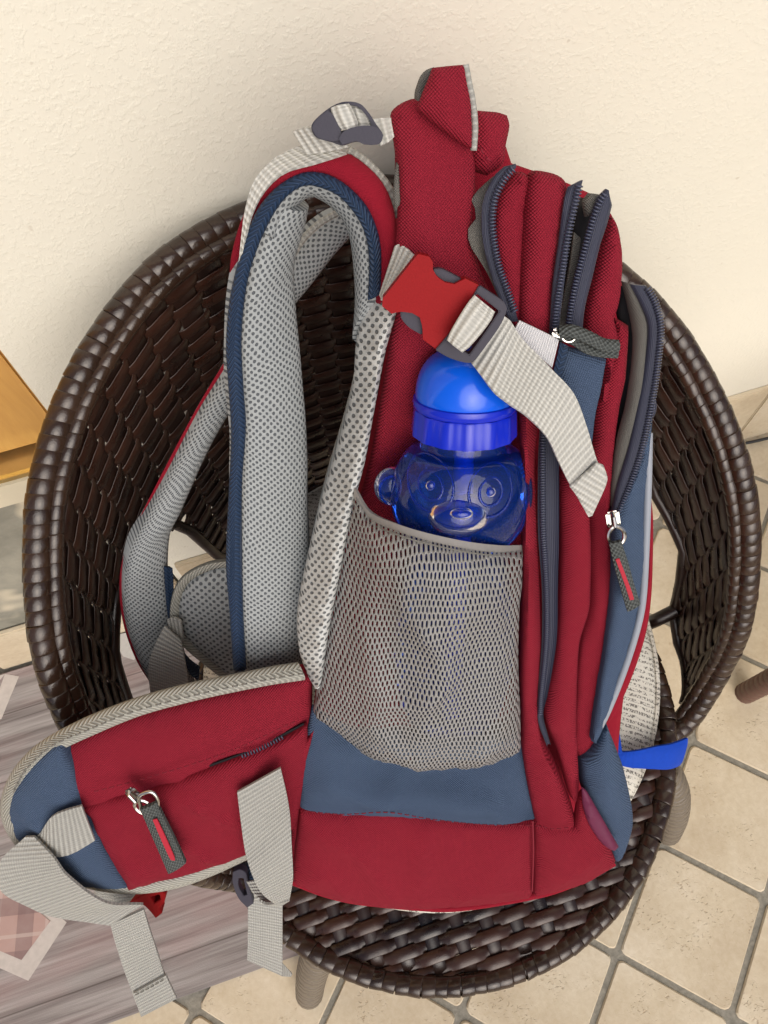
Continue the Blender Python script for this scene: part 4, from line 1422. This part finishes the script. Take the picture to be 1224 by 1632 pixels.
# webbing that runs over the strap up to the ladder buckle
lw = strip('load_strap', M_WEBL, bag, [(379, 430, .0), (385, 372, .002), (390, 335, .004), (404, 290, .004), (432, 256, .002), (468, 236, -.002), (500, 226, .0)],
      [(384, 430, .0), (390, 380, .003), (399, 346, .005), (418, 308, .006), (452, 274, .006), (505, 257, .006), (552, 244, .004)], thick=.0018, cols=6)
strip('load_strap', M_WEBL, lw, [(466, 211, .006), (482, 206, .010), (500, 203, .012), (520, 206, .012)], [(488, 246, .004), (508, 244, .006), (532, 240, .008), (556, 234, .010)], thick=.0018)
strip('load_strap', M_WEBL, lw, [(527, 172, .020), (540, 167, .023), (556, 165, .020)], [(543, 207, .020), (556, 205, .023), (571, 201, .020)], thick=.0018, crown=.001)
strip('load_strap', M_WEBL, lw, [(552, 166, .013), (568, 166, .014), (584, 178, .013)], [(562, 206, .013), (580, 205, .014), (597, 202, .013)], thick=.0018, crown=.001)
strip('load_strap', M_WEBL, lw, [(592, 190, .006), (610, 188, .006), (631, 188, .004)], [(606, 232, .008), (620, 226, .008), (633, 213, .006)], thick=.0018, cols=6, wave=.001)
slab('ladder_buckle', M_BUCKG, lw, [(496, 203), (504, 189), (528, 170), (549, 162), (573, 165), (588, 180), (599, 197), (610, 214), (606, 228), (594, 231), (580, 230), (570, 226), (558, 228), (546, 232), (526, 226), (504, 219)], off=.017, thick=.006, bev=.002,
     holes=[[(529, 181), (551, 168), (571, 171), (588, 190), (592, 200), (560, 205), (543, 209)]])
slab('buckle_lip', M_BUCKG, lw, [(546, 231), (540, 222), (546, 211), (562, 203), (582, 200), (600, 203), (611, 215), (606, 228), (592, 231), (578, 229), (568, 225), (556, 228)], off=.0235, thick=.0062, bev=.0024)
slab('buckle_lip', M_BUCKG, lw, [(497, 204), (505, 190), (522, 176), (530, 182), (544, 212), (540, 224), (524, 224), (506, 218)], off=.0215, thick=.0045, bev=.0018)

# far shoulder strap, deeper behind
FO = -.100
fs_ = strip('shoulder_strap', M_AIRS, bag, [(248, 1096, -.01), (222, 1047, -.01), (203, 989, -.01), (198, 927, -.01), (206, 885, -.008), (227, 838, -.006), (274, 745, -.004), (321, 656, 0), (365, 582, 0), (412, 500, 0), (450, 420, -.002), (490, 366, -.004), (520, 345, -.006), (556, 332, -.008)],
      [(312, 1086, -.03), (295, 1050, -.03), (278, 985, -.03), (268, 910, -.026), (272, 849, -.020), (295, 797, -.014), (336, 708, -.008), (372, 646, -.006), (410, 580, -.006), (450, 510, -.006), (492, 458, -.008), (530, 410, -.010), (552, 384, -.012), (566, 366, -.012)], off=FO, thick=.012, cols=12, crown=.008, n=150, wave=.002)
tube('edge_piping', M_REDF, fs_, bpath([(250, 1096, -.02), (221, 1050, -.02), (200, 989, -.02), (195, 927, -.02), (203, 880, -.018), (225, 830, -.016), (271, 740, -.012), (318, 652, -.008), (360, 582, -.006)], FO, 6), .0022, 7)
tube('edge_tape', M_WEB, fs_, bpath([(468, 404, 0), (486, 378, 0), (512, 354, 0), (548, 334, 0)], FO + .012, 6), .0022, 7)
strip('binding', M_NAVYB, fs_, [(266, 905, 0), (271, 979, 0), (288, 1062, 0)], [(275, 905, -.004), (281, 979, -.004), (300, 1062, -.004)], off=FO - .012, thick=.004, cols=3)
# far hip wing and its webbing
FW = -.115
fw = patch('hip_wing', M_AIRS, bag, [(284, 974), (288, 945), (300, 925), (321, 911), (345, 903), (380, 900), (420, 930), (430, 1000), (420, 1085), (372, 1076), (330, 1046), (303, 1021), (288, 1000)], off=FW, bulge=.014, edge=.03, thick=.010, step=.007, wr=.001, seed=30,
           folds=[(338, 985, 345, 1015, 6, -.008)])
fw['label'] = 'far hip wing with its pale mesh side up'
tube('binding', M_GREYB, fw, bpath([(420, 1090), (372, 1080), (330, 1050), (300, 1024), (284, 1000), (280, 974), (285, 944), (298, 922), (321, 907), (345, 899), (385, 896)], FW + .002, 6), .0052, 8, flat=.7)
strip('webbing', M_WEB, fw, [(262, 998, 0), (246, 1030, .004), (236, 1066, .004), (240, 1110, 0)], [(288, 1022, .006), (294, 1050, .008), (300, 1090, .006), (306, 1120, 0)], off=FW + .018, thick=.0018, wave=.001)
strip('webbing', M_WEB, fw, [(266, 988, 0), (276, 984, .002), (288, 990, .004)], [(276, 1030, 0), (284, 1028, .002), (292, 1024, .004)], off=FW + .012, thick=.0018)
strip('lower_strap', M_NAVYB, fw, [(284, 1030), (300, 1052), (318, 1066)], [(278, 1044), (296, 1068), (316, 1086)], off=FW - .01, thick=.003)

# ---- near hip wing
WING = [(497, 1076, -.006), (440, 1084, -.002), (382, 1097, .002), (297, 1117, .008), (212, 1140, .014), (140, 1168, .018), (86, 1190, .020), (44, 1229, .022), (20, 1268, .022), (17, 1300, .022), (30, 1332, .022),
        (70, 1375, .022), (125, 1405, .020), (200, 1414, .018), (272, 1403, .014), (325, 1389, .010), (392, 1364, .004), (440, 1340, 0), (472, 1318, -.004), (482, 1270, -.006), (492, 1200, -.008)]
wing = patch('hip_wing', M_RED, bag, WING, off=.0, bulge=.012, edge=.03, thick=.014, step=.006, wr=.0010, seed=31,
      folds=[(260, 1170, 420, 1140, 24, .003), (150, 1240, 300, 1200, 16, .002), (420, 1160, 490, 1120, 12, .002)])
wing['label'] = 'near hip wing with a red zip pocket and blue tip'
patch('tip_panel', M_BLUE, wing, [(99, 1185), (122, 1235), (141, 1290), (165, 1345), (206, 1413), (125, 1408), (66, 1378), (28, 1334), (14, 1300), (18, 1266), (42, 1227), (84, 1189)], off=.0305, bulge=.008, edge=.02, thick=.007, step=.006, wr=.0012, seed=32)
pp = patch('pocket_panel', M_RED, wing, [(129, 1282, .030), (200, 1267, .028), (240, 1256, .026), (300, 1236, .022), (382, 1207, .018), (440, 1183, .011), (489, 1156, .004), (490, 1215, .002), (481, 1272, .004), (470, 1316, .006), (438, 1338, .010), (392, 1360, .014),
        (325, 1384, .020), (272, 1398, .024), (206, 1411, .027), (185, 1378, .028), (165, 1343, .030), (143, 1296, .030)], off=.0, bulge=.007, edge=.014, thick=.004, step=.0055, wr=.0016, seed=35,
      folds=[(206, 1408, 262, 1358, 9, .004), (262, 1358, 150, 1312, 10, .003), (225, 1375, 305, 1352, 12, .004), (305, 1350, 332, 1384, 9, -.003), (340, 1250, 440, 1270, 22, .004), (300, 1250, 420, 1215, 10, .002)])
bo = [(474, 1055, -.004), (430, 1062, .0), (382, 1072, .004), (297, 1089, .012), (212, 1113, .018), (127, 1147, .022), (64, 1183, .024), (26, 1221, .026), (6, 1263, .026), (3, 1297, .026), (14, 1328, .026), (40, 1362, .026), (78, 1392, .026), (132, 1411, .026), (204, 1422, .024), (276, 1415, .02), (340, 1393, .014), (400, 1365, .008)]
bi = [(486, 1079, .004), (434, 1088, .008), (382, 1098, .012), (297, 1118, .020), (212, 1141, .026), (140, 1170, .030), (87, 1192, .032), (45, 1230, .034), (23, 1268, .034), (21, 1297, .034), (32, 1322, .034), (56, 1348, .034), (90, 1378, .034), (136, 1400, .032), (200, 1410, .030), (271, 1400, .026), (330, 1380, .020), (392, 1354, .014)]
strip('binding', M_GREYB, wing, bo, bi, off=.0, thick=.006, cols=8, crown=.0030, n=190)
mid = [((a[0] * .22 + b[0] * .78), (a[1] * .22 + b[1] * .78), max(a[2], b[2]) + .0015) for a, b in zip(bo, bi)]
stitches('stitching', mid[:9], .0012, M_GTHREAD, wing, dash=.0034, gap=.0026, r=.0006)
stitches('stitching', [(150, 1262, .013), (240, 1238, .008), (360, 1200, .002), (470, 1150, -.004)], .0240, M_RTHREAD, wing)
# pocket zip: black strip for the zip and the shade of its crease, coil where it gapes, slider and tab
wz = strip('zip_slit', M_BLACK, wing, [(124, 1279, .0285), (200, 1262, .0265), (238, 1252, .0245), (382, 1202, .0165), (430, 1180, .0100), (484, 1153, .0025)], [(124, 1284, .0285), (200, 1270, .0265), (238, 1260, .0245), (384, 1211, .0165), (434, 1190, .0100), (488, 1161, .0025)], off=.0, thick=.001, cols=2)
teeth([(384, 1206, .0225), (410, 1196, .0190), (432, 1185, .0150), (452, 1174, .0115)], .0, wz, pitch=.0020)
slider(wing, (214, 1266), (.75, .66), .040, 1.15)
tube('ring', M_METAL, wing, bpath([(222, 1268), (242, 1262), (252, 1276), (248, 1290), (230, 1296), (224, 1284)], .044, 5, True), .0013, 8, closed=True)
wt = strip('pull_tab', M_CORD, wing, [(223, 1290), (238, 1324), (253, 1358), (268, 1393)], [(249, 1279), (264, 1310), (280, 1342), (296, 1376)], off=.046, thick=.0026, cols=6, crown=.0012)
slab('pull_mark', M_THREAD, wt, [(243, 1307), (250, 1305), (262, 1330), (278, 1366), (279, 1372), (272, 1371), (258, 1342)], off=.0490, thick=.0008, bev=.0002, corner=60)
strip('belt_webbing', M_WEB, wing, [(151, 1340, .0425), (115, 1361, .0445), (85, 1366, .044), (66, 1350, .040), (52, 1330, .036)], [(130, 1285, .0425), (105, 1292, .0445), (82, 1302, .046), (70, 1318, .044), (60, 1336, .040)], off=.0, thick=.0018, cols=6)
# the big loop of hip-belt webbing and its tail
loop = strip('belt_webbing', M_WEB, wing, [(40, 1334, .044), (0, 1374, .046), (2, 1422, .046), (51, 1450, .044), (106, 1466, .040), (176, 1474, .036)],
      [(54, 1334, .044), (86, 1366, .050), (104, 1395, .052), (135, 1420, .050), (176, 1440, .044), (228, 1443, .036)], thick=.0018, cols=10, wave=.0015, n=70)
tl = strip('belt_webbing', M_WEB, wing, [(176, 1474, .036), (183, 1501, .032), (197, 1545, .028), (212, 1586, .026), (225, 1621, .026)], [(229, 1450, .034), (238, 1480, .030), (251, 1520, .028), (263, 1556, .026), (281, 1592, .026)], thick=.0020, cols=6, n=50)
strip('hem', M_WEB, tl, [(212, 1584, .0285), (225, 1619, .0285)], [(264, 1555, .0285), (281, 1591, .0285)], thick=.002, cols=6)
stitches('stitching', [(216, 1586), (240, 1574), (264, 1560)], .0300, M_GTHREAD, tl, dash=.0030, gap=.0022, r=.0005)
slab('belt_buckle', M_BUCKR, wing, [(205, 1438), (232, 1425), (252, 1419), (264, 1424), (262, 1438), (256, 1446), (258, 1456), (248, 1464), (238, 1452), (226, 1442), (210, 1444)], off=-.006, thick=.010, bev=.002,
     holes=[[(240, 1430), (254, 1426), (256, 1434), (246, 1440)]])
patch('wing_lining', M_WEB, wing, [(150, 1408), (220, 1420), (205, 1440), (180, 1440), (150, 1425)], off=.006, bulge=.002, edge=.006, thick=.003, step=.007)

# red anchor web between wing and bag, with the strap that hangs from it
patch('anchor_web', M_RED, bag, [(500, 1165), (470, 1200), (445, 1226), (456, 1262), (464, 1310), (462, 1350), (468, 1404), (476, 1350), (484, 1280), (490, 1215)], off=.002, bulge=.006, edge=.012, thick=.006, step=.006, seed=33)
st1 = strip('lower_strap', M_WEB, bag, [(378, 1263, .034), (384, 1310, .036), (391, 1360, .038), (402, 1395, .040), (418, 1425, .036), (440, 1441, .028)], [(447, 1225, .030), (456, 1262, .030), (462, 1300, .032), (465, 1350, .034), (467, 1400, .034), (462, 1432, .028)], thick=.0018, cols=8, n=50, wave=.001)
strip('lower_strap', M_WEB, st1, [(440, 1441, .026), (420, 1441, .016), (404, 1425, .010), (392, 1404, .008)], [(462, 1436, .026), (446, 1444, .012), (450, 1425, .0), (440, 1395, -.006)], thick=.0018, cols=6)
st2 = strip('lower_strap', M_WEB, bag, [(394, 1410, -.002), (395, 1440, 0), (395, 1490, 0), (394, 1531, 0)], [(450, 1412, -.004), (450, 1450, 0), (450, 1500, 0), (450, 1556, 0)], off=.0, thick=.0018, cols=6, n=40)
strip('strap_end', M_WEB, st2, [(448, 1532, -.002), (466, 1553, -.008)], [(449, 1556, -.002), (464, 1557, -.008)], thick=.0016, cols=3)
slab('strap_buckle', M_BUCKG, st1, [(371, 1390), (382, 1386), (392, 1392), (396, 1410), (404, 1440), (394, 1447), (380, 1432), (371, 1408)], off=.004, thick=.006, bev=.0018, holes=[[(380, 1400), (388, 1400), (394, 1426), (388, 1428), (380, 1412)]])
patch('strap_anchor', M_NAVYB, st1, [(384, 1384), (400, 1376), (424, 1392), (430, 1410), (418, 1414), (396, 1402)], off=-.006, bulge=.003, edge=.006, thick=.004, step=.006)

# ================================================================== DRINKING BOTTLE
bt0, bt1 = B(718, 1150, .006), B(745, 560, .012)
bottle = thing('water_bottle', 'translucent blue bear faced drinking bottle in the mesh side pocket', 'bottle', tuple(bt0))
AX = (bt1 - bt0)
BL = AX.length
AX.normalize()
BX = AX.cross(BN).normalized()
if BX.dot(RIGHT) < 0:
    BX = -BX
BZ = BX.cross(AX).normalized()
if BZ.dot(BN) < 0:
    BZ = -BZ
def bt_s(px, py):
    """Height along the bottle for a pixel on its middle line."""
    p = B(px, py, .011)
    return (p - bt0).dot(AX)
def bt_r(px0, px1, py):
    return (B(px1, py, .011) - B(px0, py, .011)).length / 2
def bp(x, s, z):
    return bt0 + BX * x + AX * s + BZ * z
def lathe(name, mat, prof, parent, seg=48, flute=None, shape=None, x0=0.0):
    V, Fs = [], []
    for i, (s, r) in enumerate(prof):
        for k in range(seg):
            a = 2 * math.pi * k / seg
            rr = r * (flute(a, s) if flute else 1)
            x, z = rr * math.sin(a), rr * math.cos(a)
            if shape:
                x, z, ds = shape(x, z, s, a)
            else:
                ds = 0
            V.append(bp(x0 + x, s + ds, z))
    for i in range(len(prof) - 1):
        for k in range(seg):
            Fs.append((i * seg + k, i * seg + (k + 1) % seg, (i + 1) * seg + (k + 1) % seg, (i + 1) * seg + k))
    Fs.append(tuple(range(seg))[::-1])
    Fs.append(tuple((len(prof) - 1) * seg + k for k in range(seg)))
    return put(name, V, Fs, mat, parent, sharp=45)
def glassy(name, col, rough=.04, trans=1.0, ior=1.45):
    t = NT(name, rough, .5)
    t.color(col)
    t.b.inputs['Transmission Weight'].default_value = trans
    t.b.inputs['IOR'].default_value = ior
    return t
tb = glassy('translucent_blue_plastic', (.018, .115, .74), .03, .90, 1.42)
tb.normal(tb.bump(tb.noise(tb.geo(), 75, 2), .0008, .5))
M_BOTTLE = tb.m
M_CAP = glassy('blue_cap_plastic', (.006, .025, .60), .22, .25).m
M_LID = glassy('sky_blue_lid_plastic', (.004, .11, .78), .16, .15).m
M_STRAW = plain_mat('blue_straw', (.02, .13, .70), .25, .5)
sh, sn, sc0, sc1 = bt_s(730, 790), bt_s(738, 698), bt_s(738, 690), bt_s(742, 640)
rh, rn, rc = bt_r(618, 845, 790), bt_r(674, 812, 712), bt_r(655, 820, 680)
# head of the bear, then the body below it inside the pocket
prof = [(0, rh * .50), (.002, rh * .62), (.006, rh * .70), (.02, rh * .84), (.05, rh * .92), (.08, rh * .90), (sh - rh * 1.02, rh * .70), (sh - rh * .92, rh * .60), (sh - rh * .86, rh * .62)]
for k in range(1, 12):
    a = -68 + k * 136 / 11
    prof.append((sh + rh * 1.0 * math.sin(math.radians(a)) * .98, rh * math.cos(math.radians(a)) ** .88))
prof = [p for i, p in enumerate(prof) if p[0] < sn - .006]
prof += [(sn - .005, rn * 1.02), (sn - .002, rn * .95), (sn, rn * .93), (sn + .010, rn * .93)]
prof = sorted(prof)
def smooth_prof(p, n=4):
    q = cr([(a, b, 0) for a, b in p], n)
    return [(float(a[0]), float(a[1])) for a in q]
HZ = .80       # the head is a little flatter front to back
bb = lathe('bottle_body', M_BOTTLE, smooth_prof(prof, 4), bottle, 64, shape=lambda x, z, s, a: (x, z * HZ, 0))
def ellip(name, mat, parent, c, rx, rs, rz, n=20, m=28):
    V, Fs = [], []
    for i in range(1, n):
        t = math.pi * i / n
        for k in range(m):
            a = 2 * math.pi * k / m
            V.append(bp(c[0] + rx * math.sin(t) * math.cos(a), c[1] + rs * math.cos(t), c[2] + rz * math.sin(t) * math.sin(a)))
    k0 = len(V)
    for i in range(n - 2):
        for k in range(m):
            Fs.append((i * m + k, (i + 1) * m + k, (i + 1) * m + (k + 1) % m, i * m + (k + 1) % m))
    V += [bp(c[0], c[1] + rs, c[2]), bp(c[0], c[1] - rs, c[2])]
    for k in range(m):
        Fs.append((k0, k, (k + 1) % m))
        Fs.append((k0 + 1, (n - 2) * m + (k + 1) % m, (n - 2) * m + k))
    return put(name, V, Fs, mat, parent)
def loc(px, py, o=None):
    p = B(px, py, .008 + rh * .7 if o is None else o)
    d = p - bt0
    return d.dot(BX), d.dot(AX)
def front_z(x, s):
    """Depth of the head's front at a place on its face."""
    dy = (s - sh) / (rh * .93)
    rr = math.sqrt(max(.05, 1 - min(.95, dy * dy))) * rh
    return HZ * math.sqrt(max(1e-6, rr * rr - min(x * x, rr * rr * .9)))
for px, py, ez in ((627, 771, -.004), (822, 782, -.016)):
    x, s = loc(px, py, .006 + ez)
    e = ellip('ear', M_BOTTLE, bb, (x, s, ez), .0112, .0122, .0075)
    tube('ear_rim', M_BOTTLE, e, [bp(x + .0080 * math.cos(a), s + .0088 * math.sin(a), ez + .0056) for a in np.linspace(0, 2 * math.pi, 24, endpoint=False)], .0006, 7, closed=True)
x, s = loc(731, 821)
sn_o = ellip('snout', M_BOTTLE, bb, (x, s, front_z(x, s) - .007), .0170, .0126, .0125)
ellip('nose', M_BOTTLE, sn_o, (x + .0005, s + .0052, front_z(x, s) + .0026), .0062, .0034, .0034)
for px, py in ((687, 776), (781, 782)):
    x, s = loc(px, py)
    z = front_z(x, s)
    tilt = x * .55
    for nm, r, rr in (('eye_ring', .0118, .0009), ('eye_ring', .0062, .0009)):
        tube(nm, M_BOTTLE, bb, [bp(x + r * math.cos(a), s + r * 1.12 * math.sin(a), front_z(x + r * math.cos(a), s + r * 1.12 * math.sin(a)) + .0003) for a in np.linspace(0, 2 * math.pi, 30, endpoint=False)], rr, 8, closed=True)
    ellip('eye', M_BOTTLE, bb, (x, s, z), .0030, .0032, .0020, 10, 14)
tube('straw', M_STRAW, bottle, [bp(0, .012, -.006), bp(.001, sh, -.004), bp(0, sn + .012, 0)], .0046, 12)
# screw cap with flutes, then the domed flip lid
def flute(a, s):
    return 1 + .022 * max(0, math.cos(a * 14)) ** .6
lathe('cap_skirt', M_CAP, [(sn + .003, rc * .96), (sn + .0035, rc), (sn + .005, rc * 1.0), (sc1 - .004, rc * .965), (sc1 - .003, rc * .95)], bottle, 140, flute=flute)
rl = bt_r(660, 822, 640)
lathe('cap_ring', M_CAP, [(sc1 - .003, rl * .98), (sc1 - .002, rl * 1.02), (sc1 + .0005, rl * 1.035), (sc1 + .0025, rl * 1.02), (sc1 + .003, rl * .97)], bottle, 64)
s_top = bt_s(745, 556)
hd = s_top - sc1
lathe('flip_lid', M_LID, [(sc1 + .002, rl * .97), (sc1 + .004, rl * .985)] + [(sc1 + .004 + (hd - .004) * math.sin(t), rl * .985 * math.cos(t) ** .62) for t in np.linspace(.1, 1.45, 14)], bottle, 56)
lv, lf = [], []
lx, ls = loc(790, 634)
lock = slab('lid_catch', M_CAP, bottle, [(770, 658), (776, 636), (785, 625), (796, 627), (800, 640), (797, 652), (786, 667), (776, 670)], off=.011 + rl * .74, thick=.006, bev=.0016)
